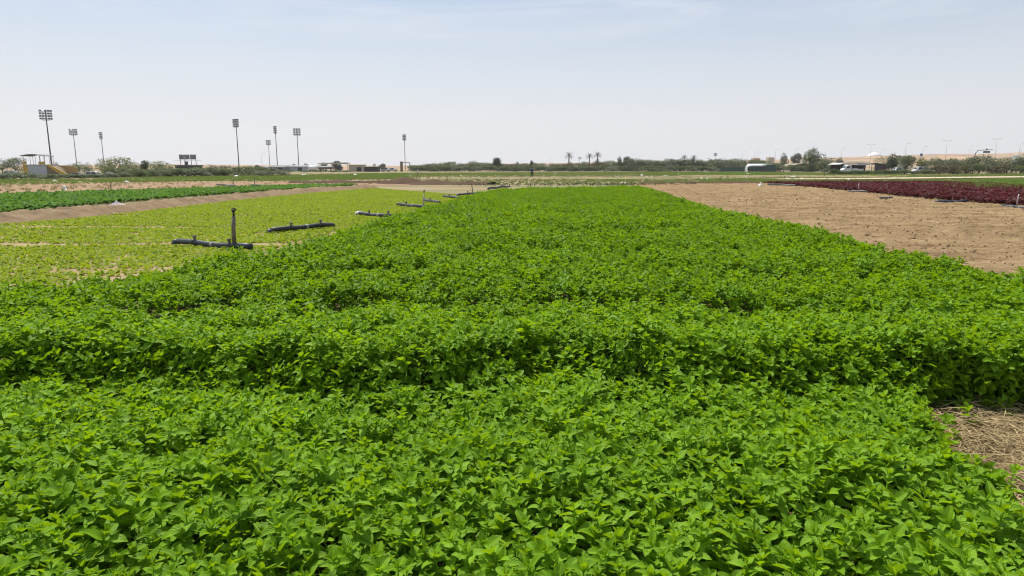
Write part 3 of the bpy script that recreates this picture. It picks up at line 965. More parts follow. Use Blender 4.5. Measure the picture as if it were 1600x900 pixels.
# clods and crop stubs on the tan field
M_clod = soil_mat("clod_earth", [(.28, (.15, .10, .055)), (.5, (.25, .175, .10)), (.8, (.36, .27, .165))], 3.0, 30, .8, .02)
M_stub = leaf_mat("dead_stub", (.07, .05, .028), (.20, .15, .08), trans=.1, rough=.8, patch=.3)
def clod(name, rng):
    n = 7; V = []; F = []
    for i in range(n):
        for j in range(n + 1):
            t = PI * i / (n - 1); p = 2 * PI * j / (n + 1)
            V.append((math.sin(t) * math.cos(p), math.sin(t) * math.sin(p), math.cos(t)))
    V = np.array(V); o = rng.uniform(0, 50)
    r = .6 + .9 * fbm(V[:, 0] * 1.6 + V[:, 2] * 1.1 + o, V[:, 1] * 1.6 - V[:, 2] + o, 321, 3)
    V = V * r[:, None] * np.array((1, .8, .6)) * .05
    for i in range(n - 1):
        for j in range(n + 1):
            F.append((i * (n + 1) + j, (i + 1) * (n + 1) + j, (i + 1) * (n + 1) + (j + 1) % (n + 1), i * (n + 1) + (j + 1) % (n + 1)))
    return fast_mesh(name, V, np.array(F), M_clod, smooth=False, link=False)
clod_set = plant_set("clods", [clod("clod", rng) for _ in range(8)])
stub_set = plant_set("stubs", [tuft("stub", rng, M_stub, 9, .09, .05) for _ in range(6)])
tp = TAN_L + TAN_R2[::-1]
def on_tan(dens, ymax=75):
    x, y = grid_points(4, 32, 6, ymax, dens, rng)
    x = x + rng.normal(0, .6, len(x)); y = y + rng.normal(0, .6, len(y))
    k = in_poly(x, y, tp) & in_view(x, y, 2.5) & (-poly_dist(x, y, MINT_R) < -.1)
    return x[k], y[k]
x, y = on_tan(34, 70)
k = rng.random(len(x)) < .25 + .6 * sstep(.4, .65, fbm(x * .9, y * .9, 331, 2))
x, y = x[k], y[k]
scatter("soil_clods", np.stack([x, y, tan_z(x, y) + .025], 1), clod_set, rng, "small clods strewn over the tan tilled soil", "clods", tilt=.4, sizes=rng.gamma(.75, .20, len(x)) + .06)
x, y = on_tan(26, 70)
k = rng.random(len(x)) < (.10 + .75 * sstep(.42, .62, fbm(x * .4, y * 1.3, 332, 2))) * (.25 + .75 * (np.sin(y * 2 * PI / .62 + x * .12) > .1))
x, y = x[k], y[k]
scatter("crop_stubs", np.stack([x, y, tan_z(x, y) + .02], 1), stub_set, rng, "dead stubs and bits of old crop on the tan soil", "stubble", tilt=.5, size=(.14, .48))

# ================================================================== dunes
def dune(name, prof, depth, thick, label, seed):
    """prof: (px, crest row) pairs; a broad sand rise whose crest stands at the given distance"""
    pr = np.array(prof, float)
    n, m = 220, 26
    pxs = np.linspace(pr[0, 0], pr[-1, 0], n)
    cr = np.interp(pxs, pr[:, 0], pr[:, 1])
    s = np.linspace(0, 1, m)
    P = np.zeros((m, n, 3))
    for j, t in enumerate(s):
        Y = depth - thick + 1.6 * thick * t
        X = (pxs - 800) / FPX * depth * CP + 0 * t
        crest = np.array([zat(c, depth) for c in cr])
        k = math.sin(min(1, t / .62) * PI / 2) if t < .62 else math.cos((t - .62) / .38 * PI / 2)
        Z = crest * k + crest * .18 * (fbm(X * .012, np.full(n, Y * .012), seed, 4) - .5) * k
        P[j, :, 0] = X; P[j, :, 1] = Y; P[j, :, 2] = np.maximum(Z, -.5 if k < .02 else .2) - .4
    i = np.arange(n * m).reshape(m, n)
    f = np.stack([i[:-1, :-1].ravel(), i[:-1, 1:].ravel(), i[1:, 1:].ravel(), i[1:, :-1].ravel()], 1)
    return tag(fast_mesh(name, P.reshape(-1, 3), f, S_sand, smooth=True), label, "sand dune", kind="structure")
dune("sand_dune", [(-250, 256), (0, 257), (90, 258), (180, 257), (300, 256.5), (420, 257.5), (520, 258), (620, 259), (700, 260.5)], 900, 200, "low orange sand rise behind the floodlights", 401)
dune("sand_dune", [(560, 260), (700, 257), (800, 255.5), (860, 254.5), (900, 254), (980, 252.5), (1100, 255), (1200, 258)], 1400, 300, "pale orange sand rise behind the palms", 402)
dune("sand_dune", [(1080, 259), (1160, 252), (1230, 248), (1320, 245.5), (1400, 242.5), (1480, 241), (1560, 239.5), (1640, 238.5), (1800, 240), (1950, 250)], 1500, 500, "long orange dune along the right hand skyline", 403)
# ================================================================== trees and shrubs
M_bark = plain("bark", (.16, .12, .08), .9, var=.25, scale=8)
M_pbark = plain("palm_bark", (.20, .155, .11), .95, var=.3, scale=10)
def crown_mat(name, a, b, **k):
    return leaf_mat(name, a, b, trans=.28, rough=.6, spec=.2, patch=.55, tmul=(1.4, 1.4, .9), **k)
M_cr = {
    "grey": crown_mat("grey_shrub_leaf", (.075, .098, .054), (.175, .21, .13)),
    "green": crown_mat("green_shrub_leaf", (.045, .073, .025), (.12, .16, .055)),
    "dark": crown_mat("dark_tree_leaf", (.028, .045, .020), (.065, .088, .038)),
    "light": crown_mat("light_tree_leaf", (.105, .125, .040), (.21, .23, .085)),
    "olive": crown_mat("olive_scrub_leaf", (.075, .072, .032), (.145, .125, .062)),
    "palm": crown_mat("palm_leaflet", (.028, .045, .018), (.07, .095, .04)),
}
trng = np.random.default_rng(99)

def crown_mesh(name, mat, lobes, n, leafsize, rng, hollow=.55):
    """many leaf-clump faces through lobes (x,y,z,rx,rz); unit sized crown"""
    w = np.array([l[3] ** 2 * l[4] for l in lobes]); w /= w.sum()
    pick = rng.choice(len(lobes), n, p=w)
    Lb = np.array(lobes)[pick]
    d = rng.normal(0, 1, (n, 3)); d /= np.linalg.norm(d, axis=1)[:, None]
    r = hollow + (1 - hollow) * rng.random(n) ** .5
    r = r * (.82 + .36 * rng.random(n))
    c = Lb[:, :3] + d * r[:, None] * np.stack([Lb[:, 3], Lb[:, 3], Lb[:, 4]], 1)
    c[:, 2] = np.maximum(c[:, 2], .015)
    nrm = d * .6 + rng.normal(0, .7, (n, 3)) + np.array((0, 0, .35)); nrm /= np.linalg.norm(nrm, axis=1)[:, None]
    u = np.cross(nrm, rng.normal(0, 1, (n, 3))); u /= np.linalg.norm(u, axis=1)[:, None]
    v = np.cross(nrm, u)
    s = leafsize * rng.uniform(.5, 1.3, n)[:, None]
    bend = nrm * s * .35
    q = np.stack([c - u * s, c - v * s * .55 + bend, c + u * s, c + v * s * .55 + bend], 1).reshape(-1, 3)
    f = np.arange(4 * n).reshape(n, 4)
    me = fast_mesh(name, q, f, mat, smooth=False, link=False)
    return me.data

def lobed(rng, k, spread, low):
    L = []
    for i in range(k):
        a = 2 * PI * i / k + rng.normal(0, .4); rr = spread * rng.uniform(.5, 1)
        rx = rng.uniform(.16, .26); rz = rng.uniform(.15, .27)
        L.append((rr * math.cos(a), rr * math.sin(a), rng.uniform(low + rz * .6, 1 - rz), rx, rz))
    L.append((0, 0, .62, .26, .36))
    return L

CROWN = {}
for kind, (mats, spread, low, n, ls, k, hol) in {
    "bush": (("grey", "green", "olive"), .34, .0, 1500, .036, 9, .35),
    "tree": (("grey", "green", "light"), .32, .12, 2200, .030, 11, .45),
    "dense": (("dark",), .28, .10, 1800, .040, 9, .30),
    "loose": (("light", "green", "grey"), .36, .06, 1300, .030, 10, .5),
}.items():
    for mn in mats:
        CROWN[kind, mn] = [crown_mesh("crown", M_cr[mn], lobed(trng, k, spread, low), n, ls, trng, hol) for _ in range(3)]

def trunk_mesh(rng, h, r, forks):
    mb = MB()
    mb.tube([(0, 0, -.04), (rng.normal(0, .01), rng.normal(0, .01), h * .5), (rng.normal(0, .03), rng.normal(0, .03), h)], [r * 1.3, r, r * .75], 6)
    for i in range(forks):
        a = 2 * PI * i / forks + rng.normal(0, .3); q = rng.uniform(.18, .3)
        mb.tube([(0, 0, h * .6), (q * .5 * math.cos(a), q * .5 * math.sin(a), h + .12), (q * math.cos(a), q * math.sin(a), h + rng.uniform(.25, .4))], [r * .7, r * .45, r * .15], 5)
    me = mesh_obj("trunk", mb.v, mb.f, M_bark, link=False, smooth=True).data
    return me
TRUNK = {"bush": [trunk_mesh(trng, .22, .022, 5) for _ in range(3)], "tree": [trunk_mesh(trng, .34, .028, 5) for _ in range(3)],
         "dense": [trunk_mesh(trng, .30, .032, 5) for _ in range(3)], "loose": [trunk_mesh(trng, .30, .018, 6) for _ in range(3)]}

def tree(kind, mn, px, top, wpx, depth, label, group, name=None, base=None):
    x = xat(px, depth); zb = gz(x, depth) if base is None else base
    h = (zat(top, depth) - zb) * 1.12
    w = wpx / FPX * depth
    o = empty(name or ("shrub" if kind == "bush" else "tree"), (x, depth, zb), trng.uniform(0, 6.28), label, "shrub" if kind == "bush" else "tree", group)
    o.scale = (w * 1.1, w * 1.1, h)
    for part, me in (("crown", trng.choice(len(CROWN[kind, mn]))), ("trunk", trng.choice(3))):
        c = bpy.data.objects.new(part, CROWN[kind, mn][me] if part == "crown" else TRUNK[kind][me])
        COL.objects.link(c); c.parent = o
    return o

# palms ------------------------------------------------------------
def frond(mb, az, up, L, rng, curl=1.35, w=.42, nl=15):
    n = 9
    t = np.linspace(0, 1, n)
    ang = up - curl * t ** 1.3
    st = L / (n - 1)
    r = np.r_[0, np.cumsum(np.cos(ang[:-1]) * st)]; z = np.r_[0, np.cumsum(np.sin(ang[:-1]) * st)]
    c, s = math.cos(az), math.sin(az)
    mb.tube([(r[i] * c, r[i] * s, z[i]) for i in range(n)], [.028 * (1 - .8 * q) for q in t], 4)
    for i in range(nl):
        q = .12 + .88 * i / (nl - 1)
        rr = np.interp(q, t, r); zz = np.interp(q, t, z); a = np.interp(q, t, ang)
        ll = w * math.sin(PI * (q * .8 + .15)) * rng.uniform(.85, 1.15)
        for sd in (-1, 1):
            fx = rr + math.cos(a) * ll * .55; fz = zz + math.sin(a) * ll * .55 + ll * .12 - ll * .25 * rng.random()
            y1 = sd * ll * .8; wd = .085
            p = [(rr - wd, 0, zz), (rr + wd, 0, zz), (fx + wd * .3, y1, fz), (fx - wd * .3, y1, fz)]
            mb.add([(a_ * c - b_ * s, a_ * s + b_ * c, d_) for a_, b_, d_ in p], [(0, 1, 2, 3)])

def palm_meshes(rng, n, L, h, r, curl):
    crown = MB()
    for i in range(n):
        u = 1.35 - 1.75 * (i / n) + rng.normal(0, .08)
        frond(crown, i * 2.39996, u, L * rng.uniform(.8, 1.1), rng, curl * rng.uniform(.7, 1.2))
    cm = mesh_obj("crown", crown.v, crown.f, M_cr["palm"], link=False).data
    t = MB(); pts = []; rad = []
    k = 15
    for i in range(k):
        q = i / (k - 1)
        pts.append((.12 * math.sin(q * 2.2), .05 * math.sin(q * 3), -.2 + (h + .2) * q)); rad.append(r * (1.25 - .4 * q) * (1.08 if i % 2 else .94))
    t.tube(pts, rad, 8)
    tm = mesh_obj("trunk", t.v, t.f, M_pbark, link=False, smooth=False).data
    return cm, tm, pts[-1]
PALMS = [palm_meshes(trng, 44, 3.3, 9.0, .36, 1.5), palm_meshes(trng, 40, 3.0, 9.0, .34, 1.4), palm_meshes(trng, 40, 3.0, 3.0, .34, 1.0)]

def palm(px, top, depth, v, label, group=None, scale=None, name="palm_tree", htot=None):
    x = xat(px, depth); z = gz(x, depth)
    cm, tm, tip = PALMS[v]
    h = zat(top, depth) - z
    nat = tip[2] + (1.7 if v < 2 else 2.3)
    s = h / nat
    o = empty(name, (x, depth, z), trng.uniform(0, 6), label, "palm", group)
    o.scale = (s, s, s) if scale is None else (scale, scale, s)
    a = bpy.data.objects.new("crown", cm); COL.objects.link(a); a.parent = o; a.location = tip
    b = bpy.data.objects.new("trunk", tm); COL.objects.link(b); b.parent = o
    return o

palm(889, 238.5, 350, 0, "single tall palm, leftmost of the palms above the middle hedge")
palm(921, 239.5, 355, 1, "slender palm just left of the bushy double-crowned palm")
p = palm(933.5, 237.5, 352, 1, "bushy dark palm with a second lower crown, right of the slender palm")
c2 = bpy.data.objects.new("lower_crown", PALMS[2][0]); COL.objects.link(c2); c2.parent = p; c2.location = (.2, .1, 5.2); c2.scale = (.8, .8, .8)
palm(1068, 242, 350, 1, "dark thick palm rising over the right end of the hedge")
palm(1083, 242.5, 352, 1, "second dark palm at the right end of the hedge, nearer the lone floodlight")
YP = "young palms standing in the long hedge"
for px, tp_ in ((1012, 250), (1024, 250), (1046, 248.5), (1057, 248), (1062, 249), (1098, 251), (1003, 251), (972, 251.5)):
    palm(px, tp_, 356, 2, "low young palm with spiky fronds among the hedge shrubs", YP, scale=1.15)

# long hedge behind the middle fields -----------------------------
HT = np.array([(640, 262), (655, 257.5), (672, 256.5), (690, 257.5), (708, 254), (728, 257), (745, 254), (762, 257), (780, 256.5), (800, 257), (830, 257), (860, 257.5), (885, 256), (905, 255), (925, 255.5), (945, 254.5), (965, 253),
               (985, 251), (1005, 252), (1030, 251.5), (1060, 250), (1090, 251.5), (1115, 251), (1140, 251), (1160, 249), (1180, 250.5), (1200, 252), (1215, 256)])
HG = "shrubs of the long hedge behind the middle fields"
px = 648.0
while px < 1212:
    w = trng.uniform(22, 36)
    mn = trng.choice(["grey", "green", "green", "olive"] if px < 960 else ["grey", "green", "green"])
    tree("bush", mn, px, np.interp(px, HT[:, 0], HT[:, 1]) + trng.uniform(-2.2, .8), w, trng.uniform(345, 375), "leafy shrub in the long hedge across the back of the middle fields", HG)
    px += trng.uniform(8, 13)
px = 655.0
FG = "low dark bushes along the foot of the hedge"
while px < 1120:
    tree("bush", trng.choice(["green", "green", "grey"]), px, trng.uniform(258.5, 261), trng.uniform(20, 34), trng.uniform(322, 334), "low dark bush at the foot of the long hedge", FG)
    px += trng.uniform(13, 22)
tree("dense", "dark", 776, 247.5, 17, 352, "dark round tree standing up above the hedge left of the palms", None)
tree("dense", "dark", 830, 252, 9, 340, "small dark tree directly behind the worker in blue", None)
tree("tree", "green", 808, 253, 7, 420, "tiny thin tree on the skyline left of the worker", None)
tree("dense", "dark", 981, 246, 20, 360, "broad dark tree standing above the hedge between the palms and young palms", None)
tree("dense", "dark", 968, 245, 9, 362, "narrow dark tree at the left shoulder of the broad dark tree", None)

# left hand trees and shrubs --------------------------------------
LG = "shrubs in front of the parked cars and yellow stand"
tree("loose", "grey", 4, 250, 40, 235, "grey loose tree at the far left edge, left of the yellow stand", None)
tree("loose", "green", 25, 247.5, 36, 240, "green loose tree directly left of the yellow stand", None)
tree("loose", "green", 88, 254.5, 16, 260, "small tree behind the foot of the tallest floodlight", None)
tree("loose", "green", 112, 257, 24, 225, "low green tree behind the dark parked car", None)
tree("loose", "grey", 124, 254, 22, 232, "grey-green tree at the foot of the second floodlight", None)
tree("loose", "grey", 138, 255, 18, 228, "small brownish tree behind the white parked car", None)
tree("loose", "light", 184, 247, 50, 205, "wide pale green tree right of the third floodlight", None)
tree("loose", "green", 166, 252, 30, 215, "green tree overlapping the left side of the wide pale tree", None)
tree("loose", "light", 208, 254, 30, 210, "pale low tree between the wide pale tree and the dark cone-shaped tree", None)
tree("dense", "dark", 226, 252.5, 17, 165, "dark upright cone-shaped tree left of the scoreboard hut", None)
tree("loose", "light", 247, 252, 34, 210, "feathery yellow-green tree right of the dark cone-shaped tree", None)
tree("loose", "light", 264, 257, 24, 215, "low yellowish tree against the left side of the scoreboard hut", None)
SCRUB = "bushy shrub in the left hand scrub before the cars and scoreboard hut"
px = -14.0
while px < 440:                       # near row
    t_ = np.interp(px, (-20, 60, 100, 180, 200, 300, 360, 440), (269.5, 271.5, 273.0, 272.0, 267.0, 264.5, 264.0, 267.0))
    d_ = np.interp(px, (-20, 100, 200, 440), (92, 104, 122, 150))
    if trng.random() < .92:
        tree("bush", trng.choice(["grey", "grey", "green"] if px < 100 else ["green", "green", "grey"]), px, t_ + trng.uniform(-1.5, 1.5), trng.uniform(24, 44), d_ * trng.uniform(.96, 1.05), SCRUB, "shrubs of the left hand scrub")
    px += trng.uniform(11, 18)
px = 176.0
while px < 430:                       # taller row behind
    t_ = np.interp(px, (176, 230, 270, 300, 340, 430), (262, 262, 264, 261.5, 259.5, 262))
    tree("bush", trng.choice(["green", "grey", "green"]), px, t_ + trng.uniform(-1, 1.5), trng.uniform(26, 40), trng.uniform(165, 190) if px < 272 else trng.uniform(155, 175), SCRUB, "shrubs of the left hand scrub")
    px += trng.uniform(14, 22)
tree("dense", "dark", 403, 258.5, 13, 300, "small dark tree above the low sheds right of the fourth floodlight", None)
tree("dense", "dark", 460, 256.5, 12, 420, "dark tree left of the foot of the slim floodlight with vertical lamp rows", None)
tree("dense", "dark", 478, 255.5, 9, 400, "dark tree just left of the white tank", None)
tree("dense", "dark", 506, 254.5, 16, 380, "dark tree behind the grey tank trailer", None)
tree("dense", "dark", 527, 252.5, 22, 385, "dark tree rising through the long shade roof", None)
tree("dense", "dark", 598, 256.5, 15, 330, "dark tree right of the low dark hut", None)
tree("loose", "olive" if ("loose", "olive") in CROWN else "light", 585, 256.5, 10, 340, "small brownish tree above the low dark hut", None)
for px, w in ((430, 26), (452, 22), (476, 20), (500, 24), (522, 22), (540, 20)):
    tree("bush", "green", px, 266 + trng.uniform(-1, 1), w, 275, "low bush in front of the tanks and sheds", "low bushes before the tanks and sheds")

# right hand trees -------------------------------------------------
tree("tree", "grey", 1224, 241, 13, 480, "small round grey tree on the rise, left of the dark dome-shaped tree", None)
tree("dense", "dark", 1242.5, 241.5, 19, 460, "dark dome-shaped tree left of the largest tree on the right", None)
tree("tree", "green", 1270, 233.5, 33, 300, "largest tree on the right, a tall rounded grey-green crown", None)
tree("tree", "grey", 1293, 248, 26, 290, "grey leafy tree on the right flank of the largest tree", None)
tree("dense", "dark", 1311, 247.5, 14, 310, "dark bush-like tree behind the left end of the flat-roofed shed", None)
tree("loose", "light", 1374, 246, 20, 330, "thin yellowish tree behind the dark tent", None)
tree("dense", "dark", 1393, 241.5, 26, 260, "dark green tree above the silver pickup", None)
tree("tree", "green", 1415, 243.5, 26, 255, "green tree behind the white van", None)
tree("tree", "light", 1440, 247.5, 24, 260, "olive tree below the blue road sign", None)
for i, (px, tp_, w, d, mn) in enumerate(((1462, 248, 30, 235, "grey"), (1486, 248.5, 36, 235, "grey"), (1508, 249, 30, 240, "green"), (1530, 244, 38, 235, "grey"), (1556, 249, 30, 240, "grey"), (1580, 247, 38, 225, "grey"), (1606, 243, 44, 220, "grey"), (1640, 246, 44, 225, "green"))):
    tree("tree", mn, px, tp_, w, d, "grey-green tree in the thicket at the right hand end", "trees of the right hand thicket")
for px, tp_, w, d, mn in ((1450, 261, 26, 190, "olive"), (1468, 258, 30, 188, "olive"), (1488, 257, 30, 188, "olive"), (1508, 258, 28, 190, "olive"), (1528, 257, 30, 190, "green"), (1550, 259, 30, 188, "olive"), (1572, 256, 30, 188, "olive"), (1594, 259, 30, 184, "green"), (1616, 258, 30, 184, "green")):
    tree("bush", mn, px, tp_, w, d, "brownish shrub along the foot of the right hand thicket", "shrubs at the foot of the right hand thicket")
for px, tp_, w, d, mn in ((1204, 256, 26, 320, "green"), (1219, 255.5, 26, 315, "green"), (1236, 257.5, 24, 310, "green"), (1254, 258.5, 26, 305, "green"), (1268, 257.5, 28, 300, "green"), (1284, 256, 22, 290, "green"), (1300, 258, 24, 285, "grey")):
    tree("bush", mn, px, tp_, w, d, "dark bush around the pale tunnel left of the sheds", "bushes around the pale tunnel")
for px, tp_, w, d in ((1302, 264, 18, 172), (1314, 266.5, 22, 170), (1328, 267.5, 22, 168), (1341, 266, 22, 168), (1354, 266.5, 20, 168), (1369, 267, 22, 170), (1384, 265, 22, 172), (1398, 266, 24, 172), (1413, 265.5, 22, 172), (1427, 267.5, 20, 172), (1446, 266.5, 24, 172)):
    tree("bush", "green", px, tp_, w, d, "low green bush in front of the sheds and vehicles", "low bushes before the right hand sheds")
tree("bush", "grey", 1180, 252, 24, 400, "grey bush behind the white tunnel greenhouse", None)
# ================================================================== materials for built things
M_steel = plain("galvanised_steel", (.30, .31, .32), .55, .6, .1)
M_dsteel = plain("dark_steel", (.075, .08, .085), .6, .3, .15)
M_lamp = plain("lamp_housing", (.10, .105, .115), .5, .3, .1)
M_glassd = plain("lamp_glass", (.20, .22, .25), .15, 0, .05, spec=.6)
M_pvc = plain("black_pipe", (.030, .034, .042), .48, 0, .35, 9)
M_pvcb = plain("blue_grey_pipe", (.034, .045, .056), .5, 0, .3, 9)
M_ring = plain("coupling_grey", (.26, .25, .24), .6, 0, .2, 9)
M_riser = plain("weathered_riser", (.17, .14, .115), .75, 0, .3, 12)
M_white = plain("white_plastic", (.68, .66, .64), .5, 0, .1)
M_head = plain("sprinkler_black", (.022, .022, .024), .45, 0, .2)
M_yellow = plain("yellow_paint", (.48, .31, .035), .6, 0, .15)
M_panel = plain("pale_grey_panel", (.42, .44, .47), .6, 0, .08)
M_brownp = plain("brown_board", (.20, .135, .075), .75, 0, .15)
M_tanp = plain("tan_board", (.40, .27, .10), .7, 0, .12)
M_roofg = plain("grey_roofing", (.13, .13, .132), .75, 0, .15)
M_dark = plain("dark_wall", (.045, .043, .04), .8, 0, .2)
M_beige = plain("beige_wall", (.44, .38, .28), .8, 0, .12)
M_carw = plain("white_car_paint", (.55, .56, .57), .3, 0, .04, spec=.6)
M_cars = plain("silver_car_paint", (.36, .38, .40), .3, .4, .05, spec=.6)
M_card = plain("dark_car_paint", (.045, .055, .065), .3, .2, .06, spec=.6)
M_win = plain("dark_window", (.018, .022, .026), .12, 0, .1, spec=.7)
M_tyre = plain("tyre_rubber", (.02, .02, .02), .85, 0, .1)
M_blue = plain("blue_cloth", (.035, .085, .21), .85, 0, .15, 6)
M_navy = plain("dark_cloth", (.022, .024, .032), .9, 0, .2, 6)
M_skin = plain("skin", (.20, .115, .07), .6, 0, .05)
M_hair = plain("dark_hair", (.015, .012, .01), .7, 0, .2)
M_film = plain("greenhouse_film", (.55, .57, .57), .5, 0, .06)
M_net = plain("green_shade_net", (.040, .085, .062), .85, 0, .2, 2)
M_red = plain("maroon_cloth", (.11, .035, .04), .85, 0, .15)
M_tarp = plain("dark_tarp", (.055, .055, .062), .75, 0, .2)
M_signb = plain("blue_sign", (.02, .05, .22), .5, 0, .05)
M_tank = plain("white_tank", (.66, .66, .64), .45, 0, .06)
M_tankg = plain("grey_tank", (.17, .17, .18), .5, .2, .1)
M_rust = plain("house_pink", (.42, .27, .20), .8, 0, .1)
M_wood = plain("weathered_wood", (.15, .115, .08), .85, 0, .2)
M_lamppole = plain("pale_lamp_pole", (.45, .46, .47), .6, .2, .08)
M_rpale = plain("pale_riser", (.42, .36, .35), .7, 0, .15, 12)
M_lampl = plain("stub_brown", (.20, .15, .11), .8, 0, .25, 12)

# ================================================================== irrigation pipes
def pipe_run(a, b, label, rad=.055, z=.10, riser=None, stubs=(.25, .8), sag=0.0, mat=None, riser_mat=None, group="irrigation pipes lying along the mint edge", white_end=False, bandn=3):
    """a, b: photo pixels of the two ends; riser: (fraction along, top row)"""
    A = np.array(at(*a, z)); B = np.array(at(*b, z))
    C = (A + B) / 2; d = B - A; L = np.linalg.norm(d); rz = math.atan2(d[1], d[0])
    o = empty("irrigation_pipe", (C[0], C[1], 0), rz, label, "irrigation pipe", group)
    mat = mat or M_pvc
    mb = MB(); n = 14
    t = np.linspace(0, 1, n)
    pts = [((q - .5) * L, .03 * math.sin(q * 5 + L), z + sag * math.sin(q * PI) + .012 * math.sin(q * 9 + A[0])) for q in t]
    mb.tube(pts, rad, 14)
    # elbow turned down at the far end and plugged end
    mb.tube([pts[0], (pts[0][0] - rad * .8, 0, z - rad * .3), (pts[0][0] - rad * 1.5, 0, z - rad * 1.4)], [rad * 1.12, rad * 1.15, rad * 1.1], 14)
    mb.build("barrel", mat, o, True)
    at_q = lambda q: np.array([np.interp(q, t, [p[i] for p in pts]) for i in range(3)])
    for i in range(bandn):
        q = (i + .9) / (bandn + .6); p0 = at_q(q)
        m = MB(); m.tube([p0 - np.array((.035, 0, 0)), p0 + np.array((.035, 0, 0))], rad * 1.14, 14); m.build("coupling", M_ring if i % 2 else M_pvcb, o, True)
    for q in stubs:
        p0 = at_q(q)
        m = MB(); m.tube([p0, p0 + np.array((0, 0, rad + .055))], [.030, .028], 10); m.tube([p0 + np.array((0, 0, rad + .05)), p0 + np.array((0, 0, rad + .085))], .038, 10)
        m.build("stub", M_lampl, o, True)
    if white_end:
        m = MB(); p0 = at_q(0); m.tube([p0 - np.array((rad * 2.2, 0, .02)), p0 + np.array((.02, 0, 0))], [rad * 1.25, rad * 1.35], 14); m.build("end_cap", M_white, o, True)
    if riser:
        q, top = riser; p0 = at_q(q)
        W = C[:2] + p0[0] * d[:2] / np.linalg.norm(d[:2])
        hz = zat(top, W[1])
        add_riser(o, p0, hz, riser_mat or M_riser, .022 if riser_mat else .034)
    return o

def add_riser(o, p0, top, mat, r=.034):
    m = MB(); lean = (.015, .02)
    hz = top - p0[2]
    m.tube([p0, p0 + np.array((lean[0] * .5, 0, hz * .45)), p0 + np.array((lean[0], lean[1], hz * .80))], [r * 1.25, r * 1.12, r], 12)
    ri = m.build("riser", mat, o, True)
    tip = p0 + np.array((lean[0], lean[1], hz * .80))
    h = MB()
    h.tube([tip, tip + np.array((0, 0, hz * .12))], [r * .62, r * .5], 10)
    h.tube([tip + np.array((0, 0, hz * .10)), tip + np.array((0, 0, hz * .17))], [r * .8, r * .9], 10)
    t2 = tip + np.array((0, 0, hz * .15))
    h.tube([t2 + np.array((-.055, 0, .005)), t2, t2 + np.array((.075, .01, .02))], [.014, .02, .012], 8)
    h.tube([t2 + np.array((-.05, .01, .035)), t2 + np.array((.05, -.01, .045))], [.010, .008], 6)
    h.tube([t2 + np.array((.045, 0, -.01)), t2 + np.array((.05, 0, .05))], [.012, .012], 6)
    h.build("sprinkler_head", M_head, ri, True)

pipe_run((276, 377), (391, 386), "dark irrigation pipe nearest the camera with a tall brown sprinkler riser", .054, .10, (.80, 326), (.27, .74), mat=M_pvcb)
pipe_run((423, 360.5), (522, 351.5), "bare black irrigation pipe with two stubs, right behind the nearest sprinkler", .054, .10, None, (.3, .77), .03)
pipe_run((561, 334), (624, 338.5), "black irrigation pipe with a white left end cap", .062, .10, None, (.27, .75), white_end=True)
pipe_run((623, 319), (668, 324), "black irrigation pipe carrying a pale riser with a dark head, mid bed", .066, .10, (.86, 297.5), (.3,), riser_mat=M_rpale)
pipe_run((663, 312.5), (686, 316), "short black irrigation pipe just beyond the pale riser", .066, .10, None, (.45,), bandn=2)
pipe_run((694, 306.5), (717, 309), "short black irrigation pipe left of the far dark riser", .066, .10, None, (.4,), bandn=2)
pipe_run((716, 304), (750, 301.5), "far irrigation pipe with a thin dark riser standing upright", .066, .12, (.62, 288.5), (.4,), riser_mat=M_pvc)
pipe_run((764, 293.8), (778, 293.2), "tiny farthest irrigation pipe at the corner of the mint bed", .07, .12, None, (), bandn=1)
pipe_run((780, 292.2), (797, 291.2), "farthest irrigation pipe with a thin tan riser by the mint corner", .07, .12, (.1, 279), (), riser_mat=M_riser, bandn=1)
RG = "irrigation pipes lying along the red crop"
pipe_run((1568, 322.5), (1640, 327), "irrigation pipe with a pinkish riser at the right edge of the red crop", .06, .10, (.3, 298), (.75,), riser_mat=M_rpale, group=RG)
pipe_run((1462, 315.8), (1512, 314.6), "long black irrigation pipe without riser on the red crop edge", .07, .10, None, (.5,), group=RG)
pipe_run((1374, 310.2), (1393, 309.4), "short black pipe lying on the tan soil near the red crop", .07, .08, None, (), group=RG, bandn=1)
pipe_run((1329, 298.6), (1365, 299.6), "irrigation pipe with a pinkish white riser midway along the red crop", .07, .10, (.33, 283), (), riser_mat=M_rpale, group=RG, bandn=2)
pipe_run((1202, 288.2), (1244, 289.4), "far irrigation pipe with a brown riser at the left tip of the red crop", .08, .12, (.55, 275.5), (), riser_mat=M_riser, group=RG, bandn=2)
LGp = "irrigation pipes on the brown fallow strip"
pipe_run((147, 297.8), (178, 299.2), "black irrigation pipe on the fallow strip with a thin riser, left of the others", .08, .10, (.85, 285), (), riser_mat=M_pvc, group=LGp, bandn=2)
pipe_run((340, 288.2), (368, 291.0), "black irrigation pipe on the fallow strip with a riser, between its two neighbours", .09, .10, (.9, 279), (), riser_mat=M_pvc, group=LGp, bandn=2)
pipe_run((394, 289.2), (418, 290.6), "black irrigation pipe on the fallow strip, rightmost of the three", .09, .10, (.2, 277), (), riser_mat=M_pvc, group=LGp, bandn=2)

